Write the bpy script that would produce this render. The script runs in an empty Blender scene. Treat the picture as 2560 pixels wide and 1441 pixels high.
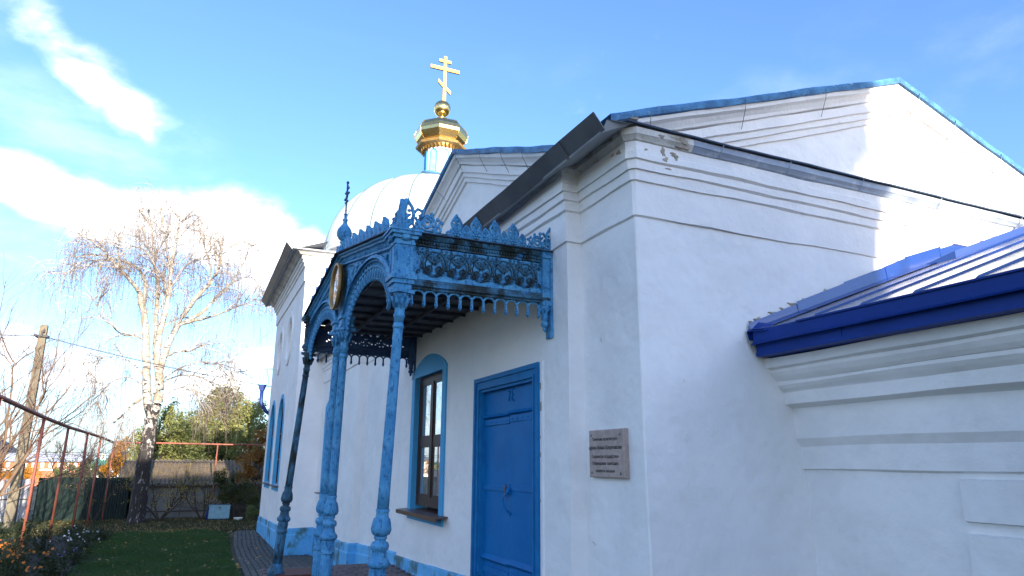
import bpy, bmesh, math, random
import numpy as np
from mathutils import Vector, Matrix
R = math.radians
rng = np.random.default_rng(7)
rnd = random.Random(11)
SC = bpy.context.scene
COL = SC.collection

# ------------------------------------------------------------------ camera, sun, sky
cam_d = bpy.data.cameras.new('camera')
cam_d.lens = 24.05; cam_d.sensor_width = 36.0; cam_d.clip_end = 6000; cam_d.clip_start = 0.05
cam = bpy.data.objects.new('camera', cam_d); COL.objects.link(cam)
def _n(v):
    v = np.array(v, float); return v/np.linalg.norm(v)
_U = _n([480-1280, -(1152-720.5), -1710]); _V = _n([5190-1280, -(1182-720.5), -1710])
_V = _n(_V-_U*_U.dot(_V)); _Z = np.cross(_V, _U)
_M = np.stack([_V, _U, _Z], 0)            # rows: world axes in camera space
cam.matrix_world = Matrix([list(_M[0])+[0], list(_M[1])+[0], list(_M[2])+[0], [0, 0, 0, 1]])
SC.camera = cam

SUN_A, SUN_T = 0.03, 0.20                 # sun stands behind the camera, slightly right, low
sd = Vector((SUN_A, -1.0, SUN_T*math.sqrt(1+SUN_A**2))).normalized()
sun_d = bpy.data.lights.new('sun', 'SUN'); sun_d.energy = 2.6; sun_d.angle = R(0.5); sun_d.color = (1.0, 0.90, 0.76)
sun = bpy.data.objects.new('sun', sun_d); COL.objects.link(sun)
sun.rotation_euler = sd.to_track_quat('Z', 'Y').to_euler(); sun.location = (4, -30, 30)

world = bpy.data.worlds.new('World'); SC.world = world; world.use_nodes = True
SC.view_settings.view_transform = 'Standard'; SC.view_settings.look = 'None'
SC.view_settings.exposure = 2.27; SC.view_settings.gamma = 1.0
SC.view_settings.use_curve_mapping = False

def build_world():
    nt = world.node_tree; N = nt.nodes; L = nt.links; N.clear()
    out = N.new('ShaderNodeOutputWorld'); bg = N.new('ShaderNodeBackground'); L.new(bg.outputs[0], out.inputs[0])
    sky = N.new('ShaderNodeTexSky'); sky.sky_type = 'NISHITA'; sky.sun_disc = False
    sky.sun_elevation = math.asin(sd.z); sky.sun_rotation = math.atan2(sd.x, sd.y)
    sky.altitude = 150; sky.air_density = 1.0; sky.dust_density = 0.9; sky.ozone_density = 3.6
    tc = N.new('ShaderNodeTexCoord')
    def m(op, a, b=None, c=None, clamp=False):
        n = N.new('ShaderNodeMath'); n.operation = op; n.use_clamp = clamp
        for i, v in enumerate((a, b, c)):
            if v is None: continue
            if isinstance(v, (int, float)): n.inputs[i].default_value = v
            else: L.new(v, n.inputs[i])
        return n.outputs[0]
    sep = N.new('ShaderNodeSeparateXYZ'); L.new(tc.outputs['Generated'], sep.inputs[0])
    x, y, z = sep.outputs
    az = m('ARCTAN2', x, y); el = m('ARCSINE', z)
    def noise(scale, detail, rough, sx=1, sz=1, off=0.0, dist=0.0):
        mp = N.new('ShaderNodeMapping'); mp.inputs['Scale'].default_value = (sx, 1, sz)
        mp.inputs['Location'].default_value = (off, off*.7, off*.3)
        L.new(tc.outputs['Generated'], mp.inputs[0])
        n = N.new('ShaderNodeTexNoise'); n.inputs['Scale'].default_value = scale
        n.inputs['Detail'].default_value = detail; n.inputs['Roughness'].default_value = rough
        n.inputs['Distortion'].default_value = dist
        L.new(mp.outputs[0], n.inputs['Vector']); return n.outputs['Fac']
    # cumulus and veils, each a soft blob of the sky given by azimuth, elevation, tilt and size (degrees)
    blobs = CLOUDS
    dens = None
    for (a0, e0, tilt, wa, we, amp) in blobs:
        da = m('SUBTRACT', az, R(a0)); de = m('SUBTRACT', el, R(e0))
        ca, sa = math.cos(R(tilt)), math.sin(R(tilt))
        u = m('DIVIDE', m('ADD', m('MULTIPLY', da, ca), m('MULTIPLY', de, sa)), R(wa))
        v = m('DIVIDE', m('SUBTRACT', m('MULTIPLY', de, ca), m('MULTIPLY', da, sa)), R(we))
        d2 = m('ADD', m('MULTIPLY', u, u), m('MULTIPLY', v, v))
        g = m('MULTIPLY', m('POWER', 2.718, m('MULTIPLY', d2, -1.0)), amp)
        dens = g if dens is None else m('MAXIMUM', dens, g)
    n1 = noise(5.5, 9, 0.56, 1, 1.5, 3.1, .25); n2 = noise(16, 6, .6, 1, 1.3, 9.0)
    nn = m('ADD', m('MULTIPLY', m('SUBTRACT', n1, 0.5), 1.15), m('MULTIPLY', m('SUBTRACT', n2, .5), .28))
    dd = m('ADD', dens, nn)
    cov = N.new('ShaderNodeMapRange'); cov.interpolation_type = 'SMOOTHSTEP'
    L.new(dd, cov.inputs[0]); cov.inputs[1].default_value = 0.20; cov.inputs[2].default_value = 0.90
    # general scattered cloud field, the same all round the sky
    n3 = noise(2.6, 8, .6, 1, 2.2, 21.0, .3)
    veil = N.new('ShaderNodeMapRange'); veil.interpolation_type = 'SMOOTHSTEP'
    L.new(n3, veil.inputs[0]); veil.inputs[1].default_value = .5; veil.inputs[2].default_value = .78; veil.inputs[4].default_value = .22
    low = N.new('ShaderNodeMapRange'); L.new(el, low.inputs[0]); low.inputs[1].default_value = R(34); low.inputs[2].default_value = R(10)
    veil_l = m('MULTIPLY', veil.outputs[0], low.outputs[0])
    cover = m('MAXIMUM', cov.outputs[0], veil_l, clamp=True)
    # grey bellies where the puffs are thick
    n4 = noise(7, 5, .55, 1, 2.6, 5.0)
    shade = N.new('ShaderNodeMapRange'); L.new(n4, shade.inputs[0]); shade.inputs[1].default_value = .36; shade.inputs[2].default_value = .56
    cc = N.new('ShaderNodeMix'); cc.data_type = 'RGBA'; L.new(shade.outputs[0], cc.inputs[0])
    cc.inputs[6].default_value = (1.9, 2.15, 2.6, 1); cc.inputs[7].default_value = (9.6, 9.4, 9.0, 1)
    mix = N.new('ShaderNodeMix'); mix.data_type = 'RGBA'
    # aerial haze towards the horizon
    hz = N.new('ShaderNodeMapRange'); hz.interpolation_type = 'SMOOTHSTEP'; L.new(el, hz.inputs[0])
    hz.inputs[1].default_value = R(12); hz.inputs[2].default_value = R(-2); hz.inputs[4].default_value = .55
    hm = N.new('ShaderNodeMix'); hm.data_type = 'RGBA'; L.new(hz.outputs[0], hm.inputs[0])
    gain = N.new('ShaderNodeMix'); gain.data_type = 'RGBA'; gain.blend_type = 'MULTIPLY'; gain.inputs[0].default_value = 1
    L.new(sky.outputs[0], gain.inputs[6]); gain.inputs[7].default_value = SKYGAIN
    L.new(gain.outputs[2], hm.inputs[6]); hm.inputs[7].default_value = (1.5, 2.1, 2.7, 1)
    L.new(cover, mix.inputs[0]); L.new(hm.outputs[2], mix.inputs[6]); L.new(cc.outputs[2], mix.inputs[7])
    L.new(mix.outputs[2], bg.inputs[0]); bg.inputs[1].default_value = 0.10
SKYGAIN = (0.88, 0.90, 1.03, 1)
CLOUDS = [(-16.5, 30.0, -28, 5.5, 2.8, .46), (-11.5, 26.9, -30, 4.6, 2.3, .44), (-7.4, 25.0, -25, 3.4, 2.0, .42), (-6.0, 23.6, -50, 2.0, 1.0, .35),
          (-14.5, 18.6, 0, 4.2, 2.1, .95), (-11.5, 17.8, -10, 4.2, 2.3, .95), (-8.0, 16.9, -14, 3.6, 2.3, 1.05), (-4.0, 17.2, 0, 4.0, 2.6, 1.15), (0.0, 17.4, 0, 4.0, 3.0, 1.15),
          (3.4, 16.9, 0, 3.0, 2.8, 1.0), (6.6, 16.0, -12, 2.8, 2.2, .95), (8.6, 15.0, 0, 2.4, 2.0, .9), (3.0, 14.2, 0, 3.0, 1.8, .55), (-13.0, 7.4, 0, 3.6, 1.7, .85), (-9.2, 6.2, -8, 3.4, 1.6, .85),
          (4.0, 7.6, 10, 2.2, 1.3, .75), (1.4, 5.4, 0, 3.4, 1.4, .8), (-14.0, 3.0, 0, 6, 1.0, .5), (13.8, 30.2, 60, 3.0, 1.6, .10), (15.5, 26, 30, 3.0, 1.2, .05),
          (-40, 22, 5, 14, 5, .8), (-62, 34, -10, 12, 4, .7), (-85, 20, 0, 16, 6, .8), (120, 28, 0, 18, 5, .7), (-130, 25, 0, 18, 6, .75), (170, 33, 0, 14, 5, .65), (-100, 45, 20, 12, 5, .6)]
build_world()

# ------------------------------------------------------------------ mesh helpers
ORG = {}
class MB:
    def __init__(s): s.v = []; s.f = []; s.sm = []
    def add(s, vs, fs, smooth=False):
        o = len(s.v); s.v += [tuple(map(float, p)) for p in vs]
        for q in fs: s.f.append(tuple(i+o for i in q)); s.sm.append(smooth)
        return s
    def box(s, c, d, rz=0, rot=None):
        hx, hy, hz = d[0]/2, d[1]/2, d[2]/2
        P = [Vector((i, j, k)) for i in (-hx, hx) for j in (-hy, hy) for k in (-hz, hz)]
        M = rot if rot is not None else Matrix.Rotation(rz, 3, 'Z')
        P = [M @ p + Vector(c) for p in P]
        return s.add(P, [(0,1,3,2), (4,6,7,5), (0,4,5,1), (2,3,7,6), (0,2,6,4), (1,5,7,3)])
    def bx(s, x0, x1, y0, y1, z0, z1):
        return s.box(((x0+x1)/2, (y0+y1)/2, (z0+z1)/2), (abs(x1-x0), abs(y1-y0), abs(z1-z0)))
    def quad(s, a, b, c, d): return s.add([a, b, c, d], [(0, 1, 2, 3)])
    def poly(s, pts): return s.add(pts, [tuple(range(len(pts)))])
    def tube(s, path, r, n=6, cap=True, smooth=True):
        path = [Vector(p) for p in path]; k = len(path)
        rr = r if hasattr(r, '__len__') else [r]*k
        vs = []; prev = None
        for i, p in enumerate(path):
            t = (path[min(i+1, k-1)]-path[max(i-1, 0)])
            if t.length < 1e-9: t = Vector((0, 0, 1))
            t.normalize()
            a = prev if prev is not None else (Vector((0, 0, 1)) if abs(t.z) < .9 else Vector((1, 0, 0)))
            a = a - t*a.dot(t)
            if a.length < 1e-6: a = t.orthogonal()
            a.normalize(); b = t.cross(a); prev = a
            for j in range(n):
                g = 2*math.pi*j/n
                vs.append(p+(a*math.cos(g)+b*math.sin(g))*rr[i])
        fs = [(i*n+j, i*n+(j+1) % n, (i+1)*n+(j+1) % n, (i+1)*n+j) for i in range(k-1) for j in range(n)]
        if cap: fs += [tuple(range(n))[::-1], tuple((k-1)*n+j for j in range(n))]
        return s.add(vs, fs, smooth)
    def lathe(s, prof, c=(0, 0, 0), n=24, mod=None, smooth=True, rot=0, M=None):
        vs = []; c = Vector(c)
        for (r, z) in prof:
            for j in range(n):
                g = 2*math.pi*j/n+rot
                q = r*(mod(g, z) if mod else 1)
                p = Vector((q*math.cos(g), q*math.sin(g), z))
                vs.append((M @ p if M is not None else p)+c)
        k = len(prof)
        fs = [(i*n+j, i*n+(j+1) % n, (i+1)*n+(j+1) % n, (i+1)*n+j) for i in range(k-1) for j in range(n)]
        fs += [tuple(range(n))[::-1], tuple((k-1)*n+j for j in range(n))]
        return s.add(vs, fs, smooth)
    def ball(s, c, r, n=8, sc=(1, 1, 1)):
        prof = [(max(1e-4, math.sin(math.pi*i/n)), -math.cos(math.pi*i/n)) for i in range(n+1)]
        vs = []
        for (q, z) in prof:
            for j in range(n):
                g = 2*math.pi*j/n
                vs.append((c[0]+r*sc[0]*q*math.cos(g), c[1]+r*sc[1]*q*math.sin(g), c[2]+r*sc[2]*z))
        fs = [(i*n+j, i*n+(j+1) % n, (i+1)*n+(j+1) % n, (i+1)*n+j) for i in range(n) for j in range(n)]
        return s.add(vs, fs, True)
    def holed(s, outer, holes, fmap, thick=None):
        """flat polygon with holes; 2-D loops mapped to 3-D by fmap(u, v, d)"""
        bm = bmesh.new()
        eds = []
        for loop in [outer]+list(holes):
            vv = [bm.verts.new((p[0], p[1], 0)) for p in loop]
            for i in range(len(vv)): eds.append(bm.edges.new((vv[i], vv[(i+1) % len(vv)])))
        bmesh.ops.triangle_fill(bm, use_beauty=True, use_dissolve=False, edges=eds, normal=(0, 0, 1))
        bm.verts.ensure_lookup_table(); bm.verts.index_update()
        pts = [(v.co.x, v.co.y) for v in bm.verts]
        fs = [tuple(v.index for v in f.verts) for f in bm.faces]
        bm.free()
        s.add([fmap(u, v, 0) for u, v in pts], fs)
        if thick:
            s.add([fmap(u, v, thick) for u, v in pts], [q[::-1] for q in fs])
            for loop in [outer]+list(holes):
                n = len(loop)
                s.add([fmap(u, v, 0) for u, v in loop]+[fmap(u, v, thick) for u, v in loop],
                      [(i, (i+1) % n, n+(i+1) % n, n+i) for i in range(n)])
        return s
    def build(s, name, mat, parent=None, kind=None, recalc=True):
        o = ORG.get(parent.name, Vector((0, 0, 0))) if parent else Vector((0, 0, 0))
        me = bpy.data.meshes.new(name)
        me.from_pydata([(p[0]-o.x, p[1]-o.y, p[2]-o.z) for p in s.v], [], s.f)
        if any(s.sm):
            me.polygons.foreach_set('use_smooth', s.sm)
        if recalc:
            bm = bmesh.new(); bm.from_mesh(me); bmesh.ops.recalc_face_normals(bm, faces=bm.faces); bm.to_mesh(me); bm.free()
        me.materials.append(mat)
        ob = bpy.data.objects.new(name, me); COL.objects.link(ob)
        if parent: ob.parent = parent
        ORG[ob.name] = o.copy()
        if kind: ob['kind'] = kind
        return ob

def tag(o, label=None, cat=None, group=None, kind=None):
    if label: o['label'] = label
    if cat: o['category'] = cat
    if group: o['group'] = group
    if kind: o['kind'] = kind
    return o
def thing(name, loc, label, cat, group=None):
    o = bpy.data.objects.new(name, None); COL.objects.link(o); o.location = loc
    o.empty_display_size = .2
    ORG[o.name] = Vector(loc); return tag(o, label, cat, group)
def inst(src, parent, loc, rz=0, scale=None, mat=None):
    """copy of a part sharing its mesh; loc is in world space, the mesh being made round its own origin"""
    c = src.copy(); COL.objects.link(c); c.parent = parent
    o = ORG[parent.name] if parent else Vector((0, 0, 0))
    c.location = Vector(loc)-o; c.rotation_euler = (0, 0, rz)
    if scale: c.scale = scale
    ORG[c.name] = Vector((0, 0, 0))
    return c
def local_part(mb, name, mat, parent, loc, rot=(0, 0, 0), scale=None):
    """part whose mesh is built round its own origin and placed at world loc"""
    ob = mb.build(name, mat, None); ob.parent = parent
    ob.location = Vector(loc)-ORG[parent.name]; ob.rotation_euler = rot
    if scale: ob.scale = scale
    return ob
def copy_part(src, loc, parent, rot=None, scale=None):
    c = src.copy(); COL.objects.link(c); c.parent = parent
    c.location = Vector(loc)-ORG[parent.name]
    if rot is not None: c.rotation_euler = rot
    if scale: c.scale = scale
    return c
def np_mesh(name, V, F, mat, parent=None, kind=None, smooth=False, loc=None):
    V = np.asarray(V, dtype=np.float32).reshape(-1, 3); F = np.asarray(F, dtype=np.int32)
    if parent is not None:
        o = ORG[parent.name]; V = V-np.array([o.x, o.y, o.z], dtype=np.float32)
    n = F.shape[1]; me = bpy.data.meshes.new(name)
    me.vertices.add(len(V)); me.vertices.foreach_set('co', V.ravel())
    me.loops.add(F.size); me.loops.foreach_set('vertex_index', F.ravel())
    me.polygons.add(len(F)); me.polygons.foreach_set('loop_start', np.arange(0, F.size, n, dtype=np.int32))
    try: me.polygons.foreach_set('loop_total', np.full(len(F), n, dtype=np.int32))
    except Exception: pass
    if smooth: me.polygons.foreach_set('use_smooth', np.ones(len(F), dtype=bool))
    me.update(calc_edges=True); me.validate(); me.materials.append(mat)
    ob = bpy.data.objects.new(name, me); COL.objects.link(ob)
    if parent is not None: ob.parent = parent; ORG[ob.name] = ORG[parent.name].copy()
    if kind: ob['kind'] = kind
    return ob
def tubes(paths, radii, sides=4):
    """many tubes of equal length: paths (N,S,3), radii (N,S)"""
    P = np.asarray(paths, float); Rr = np.asarray(radii, float); N, S, _ = P.shape
    T = np.gradient(P, axis=1); T /= np.linalg.norm(T, axis=2, keepdims=True)+1e-9
    ref = np.where(np.abs(T[..., 2:3]) < .92, np.array([0, 0, 1.]), np.array([1., 0, 0]))
    A = np.cross(T, ref); A /= np.linalg.norm(A, axis=2, keepdims=True)+1e-9
    B = np.cross(T, A)
    g = np.arange(sides)*2*math.pi/sides
    V = P[:, :, None, :]+(A[:, :, None, :]*np.cos(g)[None, None, :, None]+B[:, :, None, :]*np.sin(g)[None, None, :, None])*Rr[:, :, None, None]
    idx = np.arange(N*S*sides).reshape(N, S, sides)
    a = idx[:, :-1, :]; b = np.roll(a, -1, axis=2); c = np.roll(idx[:, 1:, :], -1, axis=2); d = idx[:, 1:, :]
    return V.reshape(-1, 3), np.stack([a, b, c, d], -1).reshape(-1, 4)
def cards(C, size, up_bias=0.0, aspect=.55):
    """leaf quads, randomly turned, at the points C"""
    C = np.asarray(C, float); n = len(C)
    u = rng.normal(size=(n, 3)); u /= np.linalg.norm(u, axis=1, keepdims=True)
    w = rng.normal(size=(n, 3)); w[:, 2] += up_bias; v = np.cross(u, w); v /= np.linalg.norm(v, axis=1, keepdims=True)+1e-9
    s = (size*rng.uniform(.6, 1.35, n))[:, None]
    a = C-u*s*.5; b = C+v*s*aspect*.5; c = C+u*s*.5; d = C-v*s*aspect*.5
    V = np.stack([a, b, c, d], 1).reshape(-1, 3)
    return V, np.arange(4*n).reshape(-1, 4)

# ------------------------------------------------------------------ materials
def mat(name, col, rough=.8, col2=None, scale=4.0, detail=6, bump=0.0, bscale=30, metallic=0.0, spec=.5,
        spots=None, streak=None, mscale=(1, 1, 1), rnd_obj=0.0, coat=0.0, undulate=0.0, layers=()):
    m = bpy.data.materials.new(name); m.use_nodes = True
    nt = m.node_tree; N = nt.nodes; L = nt.links
    b = N['Principled BSDF']; b.inputs['Roughness'].default_value = rough; b.inputs['Metallic'].default_value = metallic
    b.inputs['Specular IOR Level'].default_value = spec
    if coat: b.inputs['Coat Weight'].default_value = coat; b.inputs['Coat Roughness'].default_value = .12
    tc = N.new('ShaderNodeTexCoord'); mp = N.new('ShaderNodeMapping'); L.new(tc.outputs['Object'], mp.inputs[0])
    mp.inputs['Scale'].default_value = mscale
    def noise(sc, det=6, ro=.6, vec=None, dist=0):
        n = N.new('ShaderNodeTexNoise'); n.inputs['Scale'].default_value = sc; n.inputs['Detail'].default_value = det
        n.inputs['Roughness'].default_value = ro; n.inputs['Distortion'].default_value = dist
        L.new(vec if vec is not None else mp.outputs[0], n.inputs['Vector']); return n.outputs['Fac']
    def mixc(fac, a, c):
        x = N.new('ShaderNodeMix'); x.data_type = 'RGBA'
        if isinstance(fac, (int, float)): x.inputs[0].default_value = fac
        else: L.new(fac, x.inputs[0])
        for i, q in ((6, a), (7, c)):
            if isinstance(q, tuple): x.inputs[i].default_value = q+(1,) if len(q) == 3 else q
            else: L.new(q, x.inputs[i])
        return x.outputs[2]
    def ramp(f, lo, hi, a=0, c=1):
        r = N.new('ShaderNodeMapRange'); r.interpolation_type = 'SMOOTHSTEP'; L.new(f, r.inputs[0])
        r.inputs[1].default_value = lo; r.inputs[2].default_value = hi; r.inputs[3].default_value = a; r.inputs[4].default_value = c
        return r.outputs[0]
    cur = tuple(col)
    if col2: cur = mixc(ramp(noise(scale, detail), .35, .65), tuple(col), tuple(col2))
    for (c3, sc, lo, hi, amt, ms) in layers:      # patchy layers: colour, scale, thresholds, amount, stretch
        q = N.new('ShaderNodeMapping'); L.new(tc.outputs['Object'], q.inputs[0]); q.inputs['Scale'].default_value = ms
        q.inputs['Location'].default_value = (sc*.37, sc*.11, sc*.73)
        cur = mixc(ramp(noise(sc, 7, .62, q.outputs[0]), lo, hi, 0, amt), cur, tuple(c3))
    if rnd_obj:
        oi = N.new('ShaderNodeObjectInfo'); hs = N.new('ShaderNodeHueSaturation')
        r = N.new('ShaderNodeMapRange'); L.new(oi.outputs['Random'], r.inputs[0]); r.inputs[3].default_value = 1-rnd_obj; r.inputs[4].default_value = 1+rnd_obj
        L.new(r.outputs[0], hs.inputs['Value'])
        if isinstance(cur, tuple): hs.inputs['Color'].default_value = cur+(1,)
        else: L.new(cur, hs.inputs['Color'])
        cur = hs.outputs[0]
    if isinstance(cur, tuple): b.inputs['Base Color'].default_value = cur+(1,)
    else: L.new(cur, b.inputs['Base Color'])
    if bump:
        bp = N.new('ShaderNodeBump'); bp.inputs['Strength'].default_value = bump; bp.inputs['Distance'].default_value = .02
        L.new(noise(bscale, 5, .6), bp.inputs['Height']); L.new(bp.outputs[0], b.inputs['Normal'])
    if undulate:
        b2 = N.new('ShaderNodeBump'); b2.inputs['Strength'].default_value = undulate; b2.inputs['Distance'].default_value = .12
        L.new(noise(1.7, 3, .55), b2.inputs['Height'])
        if bump: L.new(bp.outputs[0], b2.inputs['Normal'])
        L.new(b2.outputs[0], b.inputs['Normal'])
    return m
def leafmat(name, cols, rough=.6, trans=.35):
    """foliage: colour varies leaf by leaf; some light passes through"""
    m = bpy.data.materials.new(name); m.use_nodes = True
    nt = m.node_tree; N = nt.nodes; L = nt.links; b = N['Principled BSDF']; out = N['Material Output']
    geo = N.new('ShaderNodeNewGeometry'); cr = N.new('ShaderNodeValToRGB'); el = cr.color_ramp.elements
    cr.color_ramp.interpolation = 'LINEAR'
    for i, c in enumerate(cols):
        p = i/(len(cols)-1) if len(cols) > 1 else 0
        e = el[i] if i < 2 else el.new(p)
        e.position = p; e.color = tuple(c)+(1,)
    if len(cols) > 2:
        for i, e in enumerate(sorted(el, key=lambda q: q.position)): pass
    tc = N.new('ShaderNodeTexCoord'); nz = N.new('ShaderNodeTexNoise'); nz.inputs['Scale'].default_value = .9; nz.inputs['Detail'].default_value = 3
    L.new(tc.outputs['Object'], nz.inputs['Vector'])
    mx = N.new('ShaderNodeMath'); mx.operation = 'MULTIPLY_ADD'; L.new(geo.outputs['Random Per Island'], mx.inputs[0]); mx.inputs[1].default_value = .6
    sb = N.new('ShaderNodeMath'); sb.operation = 'MULTIPLY_ADD'; L.new(nz.outputs[0], sb.inputs[0]); sb.inputs[1].default_value = 1.4; sb.inputs[2].default_value = -.5
    L.new(sb.outputs[0], mx.inputs[2]); L.new(mx.outputs[0], cr.inputs[0])
    L.new(cr.outputs[0], b.inputs['Base Color']); b.inputs['Roughness'].default_value = rough
    tr = N.new('ShaderNodeBsdfTranslucent'); L.new(cr.outputs[0], tr.inputs[0])
    ms = N.new('ShaderNodeMixShader'); ms.inputs[0].default_value = trans
    L.new(b.outputs[0], ms.inputs[1]); L.new(tr.outputs[0], ms.inputs[2]); L.new(ms.outputs[0], out.inputs[0])
    return m

M = {}
M['plaster'] = mat('white_plaster', (.88, .855, .825), .9, (.82, .80, .775), 1.3, 6, bump=.45, bscale=9, undulate=.55,
                   layers=[((.60, .59, .57), 2.2, .56, .80, .30, (1, 1, .25)), ((.72, .71, .69), 14, .60, .75, .30, (1, 1, 1)), ((.74, .73, .71), .9, .50, .58, .30, (1, 1, 1)),
                           ((.42, .40, .36), 30, .74, .80, .45, (1, 1, 1))])
M['trim'] = mat('white_trim_plaster', (.86, .83, .80), .9, (.80, .775, .75), 2.5, 6, bump=.5, bscale=14,
                layers=[((.50, .50, .48), 6, .60, .78, .45, (1, 1, 2.5))])
M['trim_dirty'] = mat('weathered_trim_plaster', (.70, .68, .64), .9, (.46, .43, .38), 2.2, 7, bump=.6, bscale=18,
                layers=[((.20, .18, .15), 9, .56, .70, .7, (1, 1, 1)), ((.30, .22, .15), 4, .60, .72, .6, (1, 1, 1))])
M['chip'] = mat('bare_render_patch', (.45, .38, .29), .95, (.30, .25, .19), 12, 6, bump=.8, bscale=40)
M['plinth'] = mat('light_blue_plinth_paint', (.13, .46, .76), .7, (.09, .38, .66), 3, 6, bump=.4, bscale=14,
                  layers=[((.05, .09, .05), 1.6, .50, .60, .85, (1, 1, .8)), ((.10, .26, .45), 3.5, .58, .70, .5, (1, 1, .6))])
M['surround'] = mat('light_blue_surround_paint', (.06, .36, .64), .7, (.05, .33, .60), 3, bump=.15, bscale=20)
M['porch'] = mat('flaking_blue_iron_paint', (.055, .255, .49), .55, (.10, .35, .59), 7, 7, bump=.8, bscale=46, spec=.3,
                 layers=[((.02, .11, .26), 30, .53, .61, .75, (1, 1, .6)), ((.16, .40, .56), 26, .60, .72, .5, (1, 1, .4)),
                         ((.07, .05, .03), 22, .665, .70, .85, (1, 1, .45)), ((.02, .04, .035), 3.3, .60, .72, .55, (1, 1, .5))])
M['porch_mossy'] = mat('mossy_flaking_blue_iron_paint', (.05, .18, .30), .55, (.025, .05, .06), 4, 7, bump=.8, bscale=46, spec=.35,
                 layers=[((.010, .016, .012), 7, .45, .57, .9, (1, 1, .3)), ((.05, .22, .46), 8, .58, .66, .8, (1, 1, .5))])
M['porch_in'] = mat('shade_dark_blue_iron', (.03, .07, .16), .55, (.05, .12, .26), 6, bump=.4, bscale=40)  # porch blue darkened for the inner panel: its shade put into the colour
M['door'] = mat('blue_door_paint', (.006, .16, .42), .55, (.004, .135, .37), 2.2, 5, bump=.12, bscale=12, spec=.12,
                layers=[((.04, .16, .34), 3.0, .58, .78, .35, (1, 1, 1))])
M['door_frame'] = mat('blue_door_frame_paint', (.008, .18, .42), .55, (.006, .145, .36), 8, spec=.15, bump=.35, bscale=60)
M['brown'] = mat('brown_window_frame', (.050, .026, .020), .5, (.040, .021, .017), 6, spec=.25)
M['sill'] = mat('brown_sill_sheet', (.10, .05, .035), .35)
M['gold'] = mat('gilded_metal', (.95, .68, .30), .2, (.88, .56, .19), 7, metallic=1, bump=.08, bscale=6)
M['gold_cross'] = mat('gilded_cross', (.62, .36, .10), .38, metallic=1)
M['gold_frame'] = mat('gold_painted_frame', (.42, .25, .08), .45, (.33, .19, .06), 9, metallic=.35, bump=.2, bscale=60)
M['roof_blue'] = mat('old_blue_roof_paint', (.07, .24, .44), .6, (.03, .12, .26), 5, 7, bump=.8, bscale=26,
                     layers=[((.55, .66, .72), 12, .60, .72, .5, (1, 1, 1)), ((.06, .05, .05), 18, .66, .72, .7, (1, 1, 1))])
M['roof_pan'] = mat('reflection_tinted_roof_sheet', (.14, .135, .15), .27, (.09, .09, .11), 2, 4, bump=.08, bscale=3.5, spec=1.0, coat=.6, metallic=.25)  # grey base stands in for pale reflections on the blue sheet
M['roof_new'] = mat('new_cobalt_roof_sheet', (.006, .03, .19), .2, (.006, .028, .17), 3, 4, bump=.04, bscale=3, spec=1.0, coat=1.0,
                    layers=[((.10, .12, .20), 5, .62, .8, .3, (1, 1, 1))])
M['roof_fascia'] = mat('cobalt_fascia_sheet', (.005, .040, .24), .5, (.004, .034, .21), 2, 4, spec=.2)
M['gutter'] = mat('weathered_zinc_sheet', (.135, .14, .145), .5, (.10, .105, .11), 1.8, 6, metallic=.4, bump=.2, bscale=8,
                  layers=[((.20, .19, .18), 5, .58, .72, .5, (1, 1, 1))])
M['soffit'] = mat('grey_soffit_sheet', (.36, .37, .38), .6, (.28, .29, .31), 2)
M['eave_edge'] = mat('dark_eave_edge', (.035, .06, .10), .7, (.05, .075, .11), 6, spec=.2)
M['eave_bluegrey'] = mat('blue_grey_eave_moulding', (.36, .42, .50), .5, (.26, .30, .38), 1.5, 6, layers=[((.65, .66, .66), 6, .55, .7, .5, (1, 1, 1))])
M['dome'] = mat('white_painted_dome_sheet', (.80, .80, .78), .45, (.74, .74, .72), 3, layers=[((.45, .38, .28), 9, .68, .74, .6, (1, 1, 1))])
M['seam'] = mat('grey_green_seam', (.14, .20, .19), .6)
M['niche'] = mat('pale_blue_niche_paint', (.28, .58, .80), .7, (.20, .45, .66), 6)
M['niche_grey'] = mat('pale_grey_blue_recess_paint', (.52, .60, .64), .8, (.45, .54, .58), 5)
M['pipe_blue'] = mat('blue_downpipe_paint', (.006, .03, .17), .5)
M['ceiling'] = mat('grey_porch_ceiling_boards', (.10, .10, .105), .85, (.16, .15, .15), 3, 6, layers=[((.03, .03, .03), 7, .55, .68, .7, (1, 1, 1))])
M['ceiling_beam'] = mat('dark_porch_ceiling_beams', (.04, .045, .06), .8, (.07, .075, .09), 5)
M['stone'] = mat('pink_grey_stone_slab', (.46, .35, .30), .7, (.36, .28, .24), 14, 8, bump=.25, bscale=70,
                 layers=[((.34, .19, .06), 9, .66, .74, .5, (1, 1, 1)), ((.40, .32, .29), 40, .60, .70, .5, (1, 1, 1))])
M['ink'] = mat('black_engraved_letters', (.012, .012, .014), .6, (.08, .065, .06), 60)
M['steel'] = mat('dull_steel', (.25, .25, .25), .4, metallic=.8)
M['rust_pipe'] = mat('red_brown_pipe_paint', (.34, .10, .06), .55, (.26, .08, .05), 6, bump=.2)
M['pole'] = mat('weathered_pole_wood', (.20, .165, .11), .9, (.12, .105, .08), 3, 6, bump=.6, bscale=20, mscale=(1, 1, .2))
M['cable'] = mat('black_cable', (.02, .02, .025), .6)
M['green_fence'] = mat('dark_green_profiled_sheet', (.002, .016, .013), .6, (.002, .013, .011), 2, 4)
M['grey_fence'] = mat('weathered_grey_boards', (.36, .37, .40), .9, (.26, .27, .30), 6, 6, bump=.4, mscale=(1, 1, .3), rnd_obj=.15)
M['shed_wall'] = mat('grey_rendered_shed_wall', (.20, .205, .20), .9, (.15, .155, .155), 2, 6, bump=.4, bscale=12,
                     layers=[((.16, .15, .14), 3, .58, .75, .6, (1, 1, .4))])
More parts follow.
